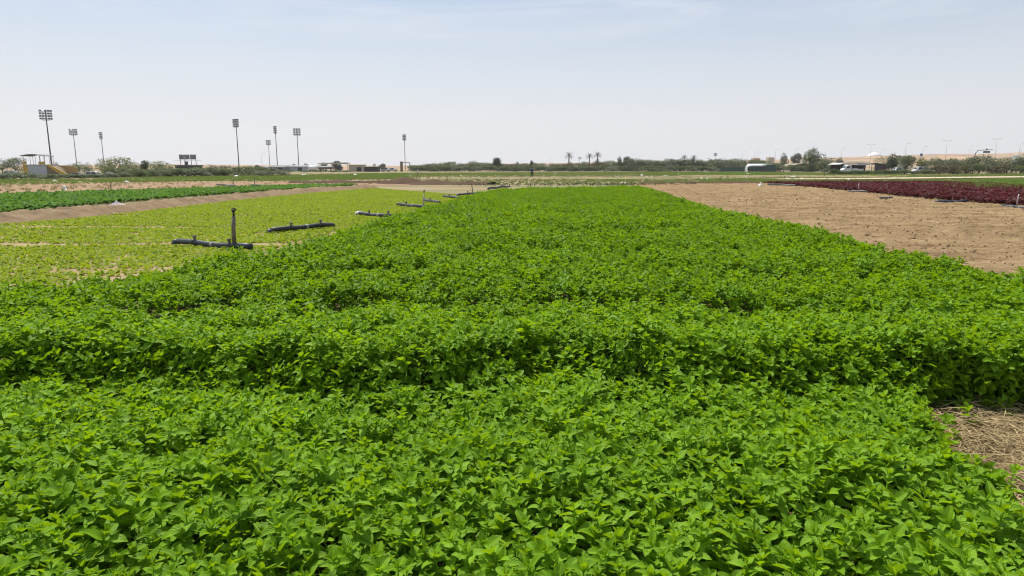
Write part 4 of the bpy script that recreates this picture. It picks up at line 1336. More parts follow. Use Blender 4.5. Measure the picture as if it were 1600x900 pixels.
# ================================================================== stakes and scraps
def stake(px, y0, y1, r, mat, label, flag=None):
    x, y, _ = at(px, y0); m = MB(); h = zat(y1, y)
    m.tube([(0, 0, -.1), (.02, 0, h * .5), (.01, .02, h)], [r, r * .9, r * .8], 8)
    o = m.build("stake", mat, None, True); o.location = (x, y, 0); tag(o, label, "stake")
    if flag:
        f = MB(); f.tube([(r, 0, h * .72), (r + .10, .02, h * .86), (r + .12, 0, h)], [.06, .12, .05], 8); f.build("plastic_bag", M_white, o, True)
stake(652, 277.5, 265.5, .05, M_wood, "dark stake with a white bag tied on it, in the middle fields", True)
stake(1288, 275.5, 264, .06, M_wood, "dark wooden post in the grass before the right hand sheds")
stake(1125, 283, 277, .04, M_wood, "short stake at the far end of the tan field")

def scrap(px, py, w, h, mat, label, seed, group=None, name="plastic_scrap", cat="plastic scrap", z=.02):
    x, y, _ = at(px, py)
    z = max(z, gz(x, y) + z)
    t = np.linspace(-1, 1, 13); X, Y = np.meshgrid(t, t)
    n1 = fbm(X * 1.6 + seed, Y * 1.6, 501, 3); n2 = fbm(X * 3.4, Y * 3.4 + seed, 502, 2)
    r = np.hypot(X, Y)
    ed = 1 - .35 * fbm(X * 2 + seed * 3, Y * 2, 503, 2) * (r > .5)
    Z = h * np.clip(1.15 - r * .8, 0, 1) * (.25 + 1.2 * np.abs(n1 - .45) * 2) + .25 * h * n2
    i = np.arange(169).reshape(13, 13)
    f = np.stack([i[:-1, :-1].ravel(), i[:-1, 1:].ravel(), i[1:, 1:].ravel(), i[1:, :-1].ravel()], 1)
    o = fast_mesh(name, np.stack([X.ravel() * w / 2 * ed.ravel(), Y.ravel() * w / 3 * ed.ravel(), Z.ravel()], 1), f, mat, smooth=False)
    sd = o.modifiers.new("thickness", "SOLIDIFY"); sd.thickness = .006
    o.location = (x, y, z); o.rotation_euler = (0, 0, seed)
    return tag(o, label, cat, group)
M_sack = plain("pale_sack", (.36, .30, .31), .8, 0, .25, 6)
scrap(184, 330, .7, .14, M_sack, "crumpled pale sack lying on the earth bank", 1.0, name="sack", cat="sack", z=.20)
scrap(102, 300, .45, .50, M_white, "upright white bag on the near side of the brown fallow strip", 2.0, name="plastic_bag", cat="plastic bag")
scrap(198, 286, .7, .35, M_white, "white bundle lying in the green grass strip left of centre", 3.1, name="plastic_bag", cat="plastic bag")
SG = "white plastic scraps littering the far fields"
srng = random.Random(5)
spots = [(86, 284.5), (370, 276), (474, 273.5), (406, 279.2), (555, 273.4), (640, 274), (720, 274.6), (868, 271.8), (965, 276.5), (1010, 277), (1018, 276.2), (1040, 275.2), (1094, 267.9), (1105, 270.8), (1148, 271.5), (1168, 272), (1096, 280.6), (1105, 280.8),
         (1166, 278), (1188, 291), (1240, 276.4), (1253, 279.6), (1274, 268.6), (1326, 281.4), (1496, 285.8), (1530, 286.2), (1420, 272), (580, 292), (690, 288.6), (975, 286.8), (1003, 274.6), (1060, 272)]
for i, (a, b) in enumerate(spots):
    scrap(a, b, srng.uniform(.6, 1.5) * (1.0 if b < 277 else .5), srng.uniform(.12, .3), M_white, "small white plastic scrap lying on the far fields", 10 + i * 1.7, SG)

# ================================================================== floodlight masts
def mast(px, top, depth, label, rows=4, cols=5, heading=0.0, gap=None, w=4.4, hh=4.0, r=.28, base_py=None):
    x = xat(px, depth, 0); z0 = gz(x, depth)
    H = zat(top, depth) - z0
    o = empty("floodlight_mast", (x, depth, z0), heading, label, "floodlight mast", "floodlight masts around the sports ground")
    m = MB(); m.tube([(0, 0, -.5), (0, 0, H * .5), (0, 0, H - .3)], [r, r * .8, r * .55], 10); m.tube([(0, 0, -.3), (0, 0, .25)], r * 1.6, 10)
    m.build("pole", M_dsteel, o, True)
    f = MB()
    zs = [H - hh + hh * (i + .5) / rows for i in range(rows)]
    for z in zs:
        f.box(-w / 2, w / 2, -.07, .07, z - .30, z - .18)
    for sx in (-w * .28, w * .28):
        f.box(sx - .05, sx + .05, .075, .16, H - hh, H - .1)
    f.box(-w * .3, w * .3, -.5, -.08, H - hh - .15, H - hh - .05)      # service platform
    f.build("lamp_frame", M_dsteel, o)
    for i, z in enumerate(zs):
        for j in range(cols):
            q = (j + .5) / cols
            if gap and abs(q - .5) < gap:
                continue
            if i == rows - 1 and cols > 4 and j == 1:
                continue
            lx = -w / 2 + w * q
            b = MB()
            lw = w / cols * .40
            prof = [(-.30, .32), (.10, .36), (.28, .20), (.28, -.16), (.10, -.32), (-.30, -.28)]
            b.extrude([(a, c + z + .16) for a, c in prof], -lw, lw)
            vs = [(lx + v[1], -.22 + v[0], v[2]) for v in b.v]
            bb = MB(); bb.add(vs, b.f)
            lamp = bb.build("floodlight", M_lamp, o)
    return o
mast(82, 171.5, 300, "tallest floodlight mast, leaning over the yellow stand at the far left", 4, 5, R(28), w=4.9, hh=4.4, r=.34)
mast(121, 201.5, 440, "second floodlight mast from the left edge, short lamp grid facing us", 4, 5, R(30), w=4.7, hh=4.0)
mast(163.5, 206.5, 470, "floodlight mast with its lamp grid seen from the side, right of the second one", 4, 4, R(-38), w=5.0, hh=4.6)
mast(374, 186, 353, "floodlight mast with an angled lamp grid, right of the scoreboard hut", 4, 4, R(-38), w=5.2, hh=4.2)
mast(422, 219, 610, "shortest pale floodlight mast of the middle cluster, three columns of lamps", 4, 3, R(0), w=4.4, hh=4.3)
mast(434, 197, 412, "floodlight mast with edge-on lamps, left of the vertical-row mast", 4, 4, R(-54), w=5.0, hh=4.4)
mast(467.3, 200.5, 432, "slim floodlight mast with three vertical rows of lamps", 4, 3, R(4), w=4.6, hh=4.6)
mast(633.3, 210, 520, "lone floodlight mast at the centre left, standing apart from the others", 4, 3, R(-48), w=4.6, hh=4.6)
mast(1116.5, 239, 900, "small distant square floodlight poking over the hedge right of the palms", 3, 4, R(3), w=4.6, hh=4.0)
mast(905.5, 245.5, 1000, "faint distant floodlight between the first and the slender palm", 2, 4, R(0), w=5.4, hh=3.4)

# ================================================================== street lamps and signs on the far road
def street_lamp(px, top, depth, label, double=False):
    x = xat(px, depth); H = zat(top, depth)
    o = empty("street_lamp", (x, depth, 0), 0, label, "street lamp", "street lamps along the far road")
    m = MB(); m.tube([(0, 0, -.5), (0, 0, H * .6), (0, 0, H - .4)], [.15, .12, .09], 8); m.build("pole", M_lamppole, o, True)
    for s in ((-1, 1) if double else (1,)):
        a = MB(); a.tube([(0, 0, H - .5), (s * .8, 0, H - .1), (s * 2.0, 0, H)], [.07, .06, .05], 6); ar = a.build("arm", M_steel, o, True)
        h = MB(); h.box(min(s * 1.8, s * 2.9), max(s * 1.8, s * 2.9), -.2, .2, H - .08, H + .14, .04); h.build("lamp_head", M_lamp, ar)
LS = "thin grey street lamp on the skyline along the far road"
for px, tp_, d, dbl in ((1159, 237, 620, 0), (1178, 236, 640, 0), (1183, 238, 700, 0), (1210, 233, 620, 0), (1240, 232, 600, 0), (1313, 231, 560, 0), (1358, 226, 520, 1), (1374, 234, 640, 0), (1412, 224, 500, 0), (1439, 229, 560, 0), (1475, 220, 470, 1), (1511, 228, 560, 0), (1552, 217, 440, 1), (1589, 223, 480, 0), (1592, 228, 560, 0),
                         (859, 247, 700, 0), (987, 240, 760, 0), (998, 243, 800, 0), (410, 240, 600, 0)):
    street_lamp(px, tp_, d, LS, bool(dbl))

d = 470; x = xat(1520, d)
o = empty("road_gantry", (x, d, 0), 0, "curved grey road sign gantry arching over the right hand thicket", "road gantry")
m = MB(); H = zat(234.5, d); Wg = 27 / FPX * d
m.tube([(0, 0, -.5), (0, 0, H * .55), (.5, 0, H * .85), (1.8, 0, H * .98), (4.5, 0, H), (Wg, 0, H + .3)], [.32, .30, .28, .24, .2, .16], 8); m.build("arched_post", M_dsteel, o, True)
m = MB(); m.box(12.2 / FPX * d, 22.5 / FPX * d, -.32, -.22, H - 2.0, H - .5); m.build("sign_board", M_roofg, o)
m = MB(); m.box(16.5 / FPX * d, 18.5 / FPX * d, -.4, .4, H + .25, H + 1.0, .08); m.build("signal_box", M_dsteel, o)
d = 500; x = xat(1437, d)
o = empty("road_sign", (x, d, 0), 0, "small blue rectangular road sign above the olive tree", "road sign")
m = MB(); m.tube([(0, .1, -.3), (0, .1, zat(240, d))], .1, 8); m.build("post", M_steel, o, True)
m = MB(); m.box(-.9, .9, -.06, 0, zat(243.8, d), zat(239.8, d)); m.build("sign_board", M_signb, o)

# ================================================================== buildings
def px_frame(px0, depth):
    """local metres: x right of photo column px0, z above the ground there"""
    x0 = xat(px0, depth); z0 = gz(x0, depth); k = depth * CP / FPX + .0003
    return x0, z0, (lambda px: (px - px0) * k), (lambda py: zat(py, depth) - z0)

# yellow stand
d = 190; x0, z0, X, Z = px_frame(70, d)
o = empty("spectator_stand", (x0, d, z0), 0, "yellow and grey spectator stand with a curved canopy and stairs", "spectator stand")
MB().box(X(37), X(44.5), 0, 4, -.2, Z(258)).build("side_wall", M_yellow, o)
MB().box(X(44.6), X(74), -.05, 4, -.2, Z(258)).build("front_panel", M_panel, o)
MB().box(X(36.5), X(75.5), -.25, 4.2, Z(258) + .01, Z(258) + .16).build("deck", M_roofg, o)
m = MB(); m.extrude([(X(74.1), -.2), (X(101), -.2), (X(101), .3), (X(77), Z(258.5)), (X(74.1), Z(258.5))], 0, 3.6); m.build("stair_side", M_brownp, o)
m = MB(); m.extrude([(X(74.2), Z(258)), (X(78), Z(256.6)), (X(105), .9), (X(105), -.2), (X(102), -.2)], -.22, -.02); m.build("stair_stringer", M_yellow, o)
m = MB(); m.extrude([(X(79), Z(258)), (X(104), Z(260)), (X(108), Z(262)), (X(108), -.2), (X(103), -.2)], 3.65, 3.9); m.build("back_panel", M_tanp, o)
m = MB()
n = 14; top = []
for i in range(n):
    q = i / (n - 1); top.append((X(36.5) + (X(71.5) - X(36.5)) * q, Z(244.6) + (Z(241) - Z(244.6)) * math.sin(PI * (.12 + .8 * q)) + .1 * q))
m.extrude(top + [(a, b - .16) for a, b in reversed(top)], -.6, 4.4); m.build("canopy", M_roofg, o)
for px in (39, 49.5, 57.5, 65, 71):
    for yy in (.1, 3.9):
        m = MB(); m.tube([(X(px), yy, Z(258)), (X(px), yy, Z(243.5))], .055, 6); m.build("post", M_steel if px in (49.5, 57.5) else M_rust, o)
MB().box(X(37), X(44), -.12, -.06, Z(257.9) + .2, Z(252.5)).build("railing", M_yellow, o)
MB().box(X(62.5), X(73), -.12, -.06, Z(257.9) + .2, Z(252.5)).build("railing", M_yellow, o)

# scoreboard hut
d = 262; x0, z0, X, Z = px_frame(291, d)
o = empty("scoreboard_hut", (x0, d, z0), 0, "dark hut with a grey scoreboard raised on posts above its roof", "scoreboard hut")
MB().box(X(274), X(308), 0, 5, -.2, Z(259)).build("hut_wall", M_dark, o)
MB().box(X(273), X(309.5), -.4, 5.4, Z(259) + .01, Z(258) + .05).build("roof", M_roofg, o)
MB().box(X(273), X(315), .5, .75, Z(250.5), Z(250)).build("walkway_rail", M_steel, o)
for px in (281, 288, 298, 305.5):
    m = MB(); m.tube([(X(px), 1.2, Z(258)), (X(px), 1.2, Z(241.2))], .10, 6); m.build("post", M_dsteel, o)
for a, b in ((280, 287.6), (288.6, 296.3), (297.3, 306)):
    MB().box(X(a), X(b), .85, 1.05, Z(249), Z(241.5), .03).build("score_panel", M_tankg, o)
MB().box(X(287), X(291), 1.3, 2.2, Z(258), Z(252)).build("cabinet", M_roofg, o)

def shed(px0, px1, base_d, y_roof, y_eave, wall, roof, label, name="shed", depthm=6.0, door=True, slope=.4):
    x0, z0, X, Z = px_frame((px0 + px1) / 2, base_d)
    o = empty(name, (x0, base_d, z0), 0, label, name.replace("_", " "))
    e, r = Z(y_eave), Z(y_roof)
    MB().box(X(px0), X(px1), 0, depthm, -.2, e).build("wall", wall, o)
    m = MB(); a, b = X(px0) - .3, X(px1) + .3
    v = [(a, -.4, e + .01), (b, -.4, e + .01), (b, depthm + .4, r), (a, depthm + .4, r)]
    m.add(v + [(p[0], p[1], p[2] + .14) for p in v], [(3, 2, 1, 0), (4, 5, 6, 7), (0, 1, 5, 4), (1, 2, 6, 5), (2, 3, 7, 6), (3, 0, 4, 7)]); m.build("roof", roof, o)
    if door:
        w = (X(px1) - X(px0))
        MB().box(X(px0) + w * .55, X(px0) + w * .55 + min(2.2, w * .3), -.05, -.004, 0, min(2.1, e * .85)).build("door", M_dark, o)
    return o
shed(395, 418, 300, 260.2, 262.2, M_dark, M_roofg, "low dark shed with a sagging grey roof, left end of the shed row", door=False)
shed(419, 446, 330, 258.4, 261.4, M_tankg, M_roofg, "long grey shed behind the foot of the edge-on floodlight")
shed(446, 481, 340, 258.6, 260.6, M_panel, M_tankg, "long pale shed between the slim floodlight and the white tank")
shed(545, 568, 320, 256.6, 257.6, M_beige, M_beige, "beige flat-topped building right of the shade roof", "building")
shed(569, 590, 310, 260, 260.8, M_dark, M_brownp, "low dark hut right of the beige building", "hut")
shed(1177, 1187, 760, 246.2, 247.5, M_rust, M_rust, "pinkish house on the rise above the white tunnel greenhouse", "house", 9)
shed(1200, 1209, 800, 245, 246.2, M_beige, M_rust, "sand-coloured house right of the pinkish one on the rise", "house", 9)
shed(1252, 1260, 820, 245, 246, M_beige, M_beige, "pale house beside the dark dome-shaped tree", "house", 9)
shed(1404, 1420, 760, 242.3, 243.2, M_beige, M_film, "long white building on the skyline above the white van", "building", 9)
shed(1585, 1591, 420, 242, 243, M_film, M_film, "small white kiosk at the right end of the skyline", "kiosk", 3)
shed(700, 712, 800, 252.5, 253.5, M_beige, M_roofg, "tiny flat building on the skyline above the left part of the hedge", "building", 8)

# shade roof on posts
d = 335; x0, z0, X, Z = px_frame(520, d)
o = empty("shade_roof", (x0, d, z0), 0, "long pale shade roof on thin posts behind the tanks", "shade roof")
m = MB(); m.extrude([(X(497), Z(254.6)), (X(543), Z(253.8)), (X(545), Z(256.2)), (X(536), Z(256.6)), (X(497), Z(255.6))], 0, 6); m.build("roof", M_beige, o)
for px in (499, 510, 522, 533, 543):
    m = MB(); m.tube([(X(px), .3, -.2), (X(px), .3, Z(255.6))], .1, 6); m.build("post", M_steel, o)

# tanks
def tank(px0, px1, d, y0, y1, mat, label, legs=3):
    x0, z0, X, Z = px_frame((px0 + px1) / 2, d)
    o = empty("water_tank", (x0, d, z0), 0, label, "water tank")
    zc = (Z(y0) + Z(y1)) / 2; r = (Z(y0) - Z(y1)) / 2; a, b = X(px0), X(px1)
    m = MB(); m.tube([(a, 0, zc), (a + .12, 0, zc), (a + .4, 0, zc), (b - .4, 0, zc), (b - .12, 0, zc), (b, 0, zc)], [r * .55, r * .85, r, r, r * .85, r * .55], 18); m.build("barrel", mat, o, True)
    for i in range(legs):
        q = a + (b - a) * (i + .5) / legs
        MB().box(q - .15, q + .15, -r * .8, r * .8, -.2, zc - r * .62).build("cradle", M_dark, o)
    m = MB(); m.tube([((a + b) / 2, 0, zc + r * .95), ((a + b) / 2, 0, zc + r * 1.15)], .35, 10); m.build("hatch", mat, o, True)
tank(483, 496, 300, 258.6, 266.8, M_tank, "stout white water tank lying among the sheds")
tank(497, 521, 304, 259.4, 264.5, M_tankg, "long grey water tank right of the white one")

# gate frame
d = 330; x0, z0, X, Z = px_frame(632, d)
o = empty("gate_tower", (x0, d, z0), 0, "small brown gate tower with a crossbar at the foot of the lone floodlight", "gate tower")
MB().box(X(625.5), X(629), 0, 1.6, -.2, Z(253)).build("tower", M_brownp, o)
MB().box(X(629.1), X(641), .4, .7, Z(254.6), Z(253.4)).build("crossbar", M_beige, o)
MB().box(X(639.6), X(641), .35, .8, -.2, Z(254.7)).build("post", M_beige, o)
MB().box(X(625.2), X(629.4), -.15, 1.75, Z(253) + .01, Z(252.4)).build("cap", M_roofg, o)

# tunnel greenhouses and net fence
def tunnel(px0, px1, d, ytop, mat, label, depthm=14, dark=True, skew=0.0, name="tunnel_greenhouse"):
    x0, z0, X, Z = px_frame((px0 + px1) / 2, d)
    o = empty(name, (x0, d, z0), skew, label, "greenhouse")
    w = (X(px1) - X(px0)) / 2; h = Z(ytop); n = 18
    arch = lambda s, hh: [(s * w * math.cos(PI - PI * i / n), hh * math.sin(PI * i / n) ** .7 * s) for i in range(n + 1)]
    out, inn = arch(1, h), arch(.95, h)
    m = MB()
    for A, B in ((out, inn),):
        V = [(x, 0, z) for x, z in A] + [(x, depthm, z) for x, z in A] + [(x, 0, z) for x, z in B] + [(x, depthm, z) for x, z in B]
        k = n + 1; F = []
        for i in range(n):
            F += [(i, i + 1, k + i + 1, k + i), (2 * k + i, 3 * k + i, 3 * k + i + 1, 2 * k + i + 1), (i, 2 * k + i, 2 * k + i + 1, i + 1), (k + i, k + i + 1, 3 * k + i + 1, 3 * k + i)]
        m.add(V, F)
    m.build("film_cover", mat, o, True)
    e = MB(); e.add([(x, depthm - .5, z) for x, z in inn], [tuple(range(n + 1))]); e.build("end_wall", M_net if dark else mat, o)
    for i in (4, 9, 14):
        b = MB(); b.tube([(inn[i][0], .2, 0), (inn[i][0], .2, inn[i][1])], .06, 6); b.build("hoop_post", M_steel, o)
    return o
d = 320; x0, z0, X, Z = px_frame(1187, d)
o = empty("tunnel_greenhouse", (x0, d, z0), R(-4), "white plastic tunnel greenhouse with a dark rolled-up side", "greenhouse")
Lx = X(1207) - X(1167); rr = Z(255.8)
V = []; na, nb = 22, 13
for i in range(na):
    q = i / (na - 1); xx = X(1167) + Lx * q; k = math.sqrt(max(0.0, 1 - max(0, (.16 - q) / .16) ** 2)) * .75 + .25
    for j in range(nb):
        t = R(38) + (PI - R(38)) * j / (nb - 1)
        V.append((xx + (1 - k) * .6, 3.2 - 3.2 * math.cos(t) * k, rr * math.sin(t) ** .8 * k))
F = [(i * nb + j, (i + 1) * nb + j, (i + 1) * nb + j + 1, i * nb + j + 1) for i in range(na - 1) for j in range(nb - 1)]
cv = mesh_obj("film_cover", V, F, M_film, o, True); cv.modifiers.new("thickness", "SOLIDIFY").thickness = .05
e = MB(); e.add([(X(1167) + .5, 3.2 - 3.0 * math.cos(PI * j / 12), rr * .62 * math.sin(PI * j / 12)) for j in range(13)], [tuple(range(13))]); e.build("end_wall", M_film, o).modifiers.new("thickness", "SOLIDIFY").thickness = .04
MB().box(X(1172), X(1206), 1.2, 1.24, 0, rr * .60).build("side_net", M_net, o)
for i in range(6):
    q = X(1173) + (X(1206) - X(1173)) * i / 5
    b = MB(); b.tube([(q, .7, -.2), (q, .72, rr * .66)], .06, 6); b.build("hoop_post", M_steel, o)
tunnel(1234, 1280, 330, 255.3, M_beige, "pale sand-coloured tunnel beneath the largest tree", dark=False)
def net_fence(px0, px1, d, ytop, label, n):
    x0, z0, X, Z = px_frame((px0 + px1) / 2, d)
    o = empty("net_fence", (x0, d, z0), 0, label, "fence")
    MB().box(X(px0), X(px1), -.02, .02, 0, Z(ytop)).build("net", M_net, o)
    for i in range(n):
        q = X(px0) + (X(px1) - X(px0)) * i / (n - 1)
        m = MB(); m.tube([(q, .09, -.2), (q, .09, Z(ytop) + .15)], .06, 6); m.build("post", M_wood, o)
net_fence(1122, 1167, 326, 261.5, "green shade net fence left of the white tunnel greenhouse", 8)
net_fence(1196, 1212, 312, 257.5, "short green shade net fence right of the white tunnel greenhouse", 4)
net_fence(100, 176, 150, 274.3, "low green net fence in front of the parked cars", 9)

# right hand sheds
d = 205; x0, z0, X, Z = px_frame(1340, d)
o = empty("open_shed", (x0, d, z0), 0, "open shed with a pale flat roof behind the white truck", "open shed")
m = MB(); m.extrude([(X(1309), Z(256.8)), (X(1318), Z(254.4)), (X(1364), Z(254.8)), (X(1364), Z(255.9)), (X(1318), Z(255.8)), (X(1310), Z(257.6))], 0, 7); m.build("roof", M_film, o)
for px in (1313, 1326, 1340, 1352, 1362):
    m = MB(); m.tube([(X(px), .3, -.2), (X(px), .3, Z(255.9))], .08, 6); m.build("post", M_wood, o)
MB().box(X(1313), X(1362), 6.6, 6.8, -.2, Z(257)).build("back_wall", M_dark, o)
d = 200; x0, z0, X, Z = px_frame(1367, d)
o = empty("tarp_tent", (x0, d, z0), 0, "dark grey tarpaulin tent open at its left front", "tent")
m = MB(); m.extrude([(X(1349), Z(257.8)), (X(1366), Z(254.6)), (X(1384), Z(257.0)), (X(1384), Z(257.6)), (X(1366), Z(255.3)), (X(1349), Z(258.5))], -.2, 6); m.build("tarp_roof", M_tarp, o)
MB().box(X(1366), X(1383), 0, .08, -.1, Z(257)).build("tarp_wall", M_tarp, o)
MB().box(X(1349.5), X(1365.8), 5.2, 5.3, -.1, Z(258)).build("back_wall", M_dark, o)
for px in (1349.5, 1383.6):
    m = MB(); m.tube([(X(px), .1, -.2), (X(px), .1, Z(257.6))], .07, 6); m.build("post", M_wood, o)
d = 197; x0, z0, X, Z = px_frame(1380, d)
m = MB(); n = 12
v = []
for j in range(4):
    for i in range(n):
        v.append((X(1377) + (X(1383) - X(1377)) * i / (n - 1), .10 * math.sin(i * 1.9 + j), Z(268) + (Z(260) - Z(268)) * j / 3))
m.add(v, [(j * n + i, j * n + i + 1, (j + 1) * n + i + 1, (j + 1) * n + i) for j in range(3) for i in range(n - 1)])
o = m.build("hanging_cloth", M_red, None); o.location = (x0, d, z0); o.modifiers.new("thickness", "SOLIDIFY").thickness = .03
tag(o, "maroon cloth hanging beside the dark tarpaulin tent", "cloth")
d = 199; x0, z0, X, Z = px_frame(1340, d)
MBc = MB(); MBc.box(X(1331), X(1347), 0, 2.0, 0, 1.35, .06); o = MBc.build("storage_box", M_beige, None); o.location = (x0, d, z0)
tag(o, "pale square storage box standing right of the white truck cab", "storage box")
MB_l = MB(); MB_l.box(-.65, .65, -.02, .55, 1.30, 1.42, .03); l = MB_l.build("lid", M_film, o); l.location = ((X(1331) + X(1347)) / 2, .8, .06)

# domed white tent on the dune
d = 1480; x0, z0, X, Z = px_frame(1364, d)
m = MB(); zb = Z(243.2); h = Z(237.6) - zb
m.lathe([(15, zb - 3), (14.5, zb), (11.5, zb + h * .35), (7.5, zb + h * .72), (3.5, zb + h * .93), (.5, zb + h)], 20)
o = m.build("dome_tent", M_white, None, True); o.location = (x0, d, z0); tag(o, "white dome on the dune above the open shed", "dome")

# ================================================================== vehicles
def wheel(o, x, y, r, w, side):
    m = MB(); m.tube([(x, y - w / 2, r), (x, y - w / 2 + .03, r), (x, y + w / 2 - .03, r), (x, y + w / 2, r)], [r * .9, r, r, r * .9], 18)
    t = m.build("wheel", M_tyre, o, True)
    m = MB(); yy = y + side * w * .5; m.tube([(x, yy, r), (x, yy + side * .02, r)], [r * .6, r * .5], 14); m.build("rim", M_steel, t, True)

def car(px, d, rz, paint, label, kind="suv", cat="car", z0=None):
    x0 = xat(px, d); zg = gz(x0, d) if z0 is None else z0
    o = empty("parked_car" if kind in ("suv", "sedan") else ("pickup_truck" if kind == "pickup" else "van"), (x0, d, zg), rz, label, cat)
    W = .90
    if kind == "suv":
        L, H, low = 2.35, 1.78, [(-2.35, .45), (-2.3, .9), (-1.25, 1.02), (2.25, 1.08), (2.35, .8), (2.33, .42), (-2.2, .32)]
        cab = [(-1.2, 1.02), (-.62, 1.66), (-.2, 1.76), (1.75, 1.74), (2.18, 1.08)]
    elif kind == "sedan":
        L, H, low = 2.3, 1.45, [(-2.3, .42), (-2.25, .78), (-1.1, .92), (1.5, .96), (2.22, .92), (2.3, .6), (2.25, .36), (-2.15, .28)]
        cab = [(-1.05, .92), (-.4, 1.38), (.0, 1.45), (.8, 1.43), (1.6, .95)]
    elif kind == "pickup":
        L, H, low = 2.6, 1.75, [(-2.6, .5), (-2.55, .98), (-1.35, 1.1), (2.6, 1.12), (2.6, .5), (-2.4, .38)]
        cab = [(-1.3, 1.1), (-.75, 1.66), (-.4, 1.76), (.75, 1.75), (.95, 1.1)]
    else:
        L, H, low = 2.3, 2.0, [(-2.3, .45), (-2.28, .95), (-1.75, 1.15), (2.3, 1.15), (2.3, .45), (-2.2, .35)]
        cab = [(-1.75, 1.15), (-1.05, 1.9), (-.6, 2.0), (2.1, 1.98), (2.3, 1.15)]
    m = MB(); m.extrude(low, -W, W); b = m.build("body", paint, o)
    bv = b.modifiers.new("bevel", "BEVEL"); bv.width = .06; bv.segments = 2
    m = MB(); n = len(cab); ins = .14
    zl, zh = cab[0][1], max(z for _, z in cab)
    vs = []
    for s in (-1, 1):
        vs += [(x, s * (W - .03 - ins * (z - zl) / (zh - zl)), z) for x, z in cab]
    m.add(vs, [tuple(range(n)), tuple(range(2 * n - 1, n - 1, -1))] + [(i, i + n, (i + 1) % n + n, (i + 1) % n) for i in range(n)])
    c = m.build("cabin", paint, o); bv = c.modifiers.new("bevel", "BEVEL"); bv.width = .04; bv.segments = 2
    # side windows, a little proud of the cabin
    xs = [p[0] for p in cab]
    for s in (-1, 1):
        for a, bb in ((.16, .47), (.52, .86)):
            xa = xs[0] + (xs[-1] - xs[0]) * a; xb = xs[0] + (xs[-1] - xs[0]) * bb
            z1, z2 = zl + .08, zh - .14
            yw = lambda z: s * (W - .03 - ins * (z - zl) / (zh - zl) + .012)
            m = MB(); m.add([(xa - .1, yw(z1), z1), (xb + .04, yw(z1), z1), (xb - .08, yw(z2), z2), (xa + .12, yw(z2), z2)], [(0, 1, 2, 3)])
            w = m.build("window", M_win, c); w.modifiers.new("thickness", "SOLIDIFY").thickness = .01
    (xa, za), (xb, zb) = cab[0], cab[1]
    nx, nz = -(zb - za), (xb - xa); q = math.hypot(nx, nz); nx, nz = nx / q * .015, nz / q * .015
    m = MB(); m.add([(xa * .85 + xb * .15 + nx, -W + .16, za * .85 + zb * .15 + nz), (xa * .85 + xb * .15 + nx, W - .16, za * .85 + zb * .15 + nz), (xa * .1 + xb * .9 + nx, W - .26, za * .1 + zb * .9 + nz), (xa * .1 + xb * .9 + nx, -W + .26, za * .1 + zb * .9 + nz)], [(0, 1, 2, 3)])
    m.build("windscreen", M_win, c)
    for s in (-1, 1):
        for wx in (-L * .62, L * .60):
            wheel(o, wx, s * (W - .08), .36, .22, s)
        m = MB(); m.box(-L - .012, -L + .12, s * W * .82 - .14, s * W * .82 + .14, .66, .82, .02); m.build("headlight", M_glassd, o)
        m = MB(); m.box(L - .10, L + .012, s * W * .84 - .1, s * W * .84 + .1, .72, .92, .02); m.build("tail_light", M_red, o)
    return o
car(119, 180, R(4), M_card, "dark parked car left of the white one below the yellow stand's stairs", "sedan")
car(148, 178, R(180 + 4), M_carw, "white parked car behind the left hand scrub", "suv")
car(169, 184, R(10), M_cars, "silver parked car right of the white one", "sedan")
car(14, 168, R(2), M_cars, "pale silver car half hidden by scrub at the far left", "suv")
car(1402, 200, R(3), M_cars, "silver pickup parked between the dark tent and the white van", "pickup", "pickup truck")
car(1437, 195, R(6), M_carw, "white van with dark windows parked right of the pickup", "van", "van")
car(613, 318, R(3), M_cars, "grey-blue pickup parked left of the gate tower", "pickup", "pickup truck")
car(602, 330, R(176), M_carw, "pale van parked left of the grey-blue pickup", "van", "van")
# truck with a rounded white cab
d = 198; x0 = xat(1330, d)
o = empty("truck", (x0, d, 0), R(2), "white truck with a rounded cab facing left before the open shed", "truck")
m = MB(); m.extrude([(-2.9, .55), (-2.95, 1.2), (-2.6, 1.5), (-1.95, 2.25), (-1.4, 2.45), (-.55, 2.45), (-.5, .55)], -1.0, 1.0); b = m.build("cab", M_carw, o); bv = b.modifiers.new("bevel", "BEVEL"); bv.width = .10; bv.segments = 3
for s in (-1, 1):
    m = MB(); m.add([(-2.25, s * 1.012, 1.55), (-1.0, s * 1.012, 1.55), (-1.0, s * 1.012, 2.2), (-1.85, s * 1.012, 2.2)], [(0, 1, 2, 3)]); w = m.build("window", M_win, b); w.modifiers.new("thickness", "SOLIDIFY").thickness = .01
m = MB(); m.add([(-2.56, -.85, 1.58), (-2.56, .85, 1.58), (-2.02, .8, 2.2), (-2.02, -.8, 2.2)], [(0, 1, 2, 3)]); m.build("windscreen", M_win, b)
MB().box(-.48, 3.0, -1.05, 1.05, .72, .92).build("flatbed", M_dsteel, o)
for s in (-1, 1):
    MB().box(-.45, 3.0, s * 1.05 - .03, s * 1.05 + .03, .93, 1.4).build("side_board", M_carw, o)
    for wx in (-2.0, 1.9):
        wheel(o, wx, s * .88, .44, .26, s)
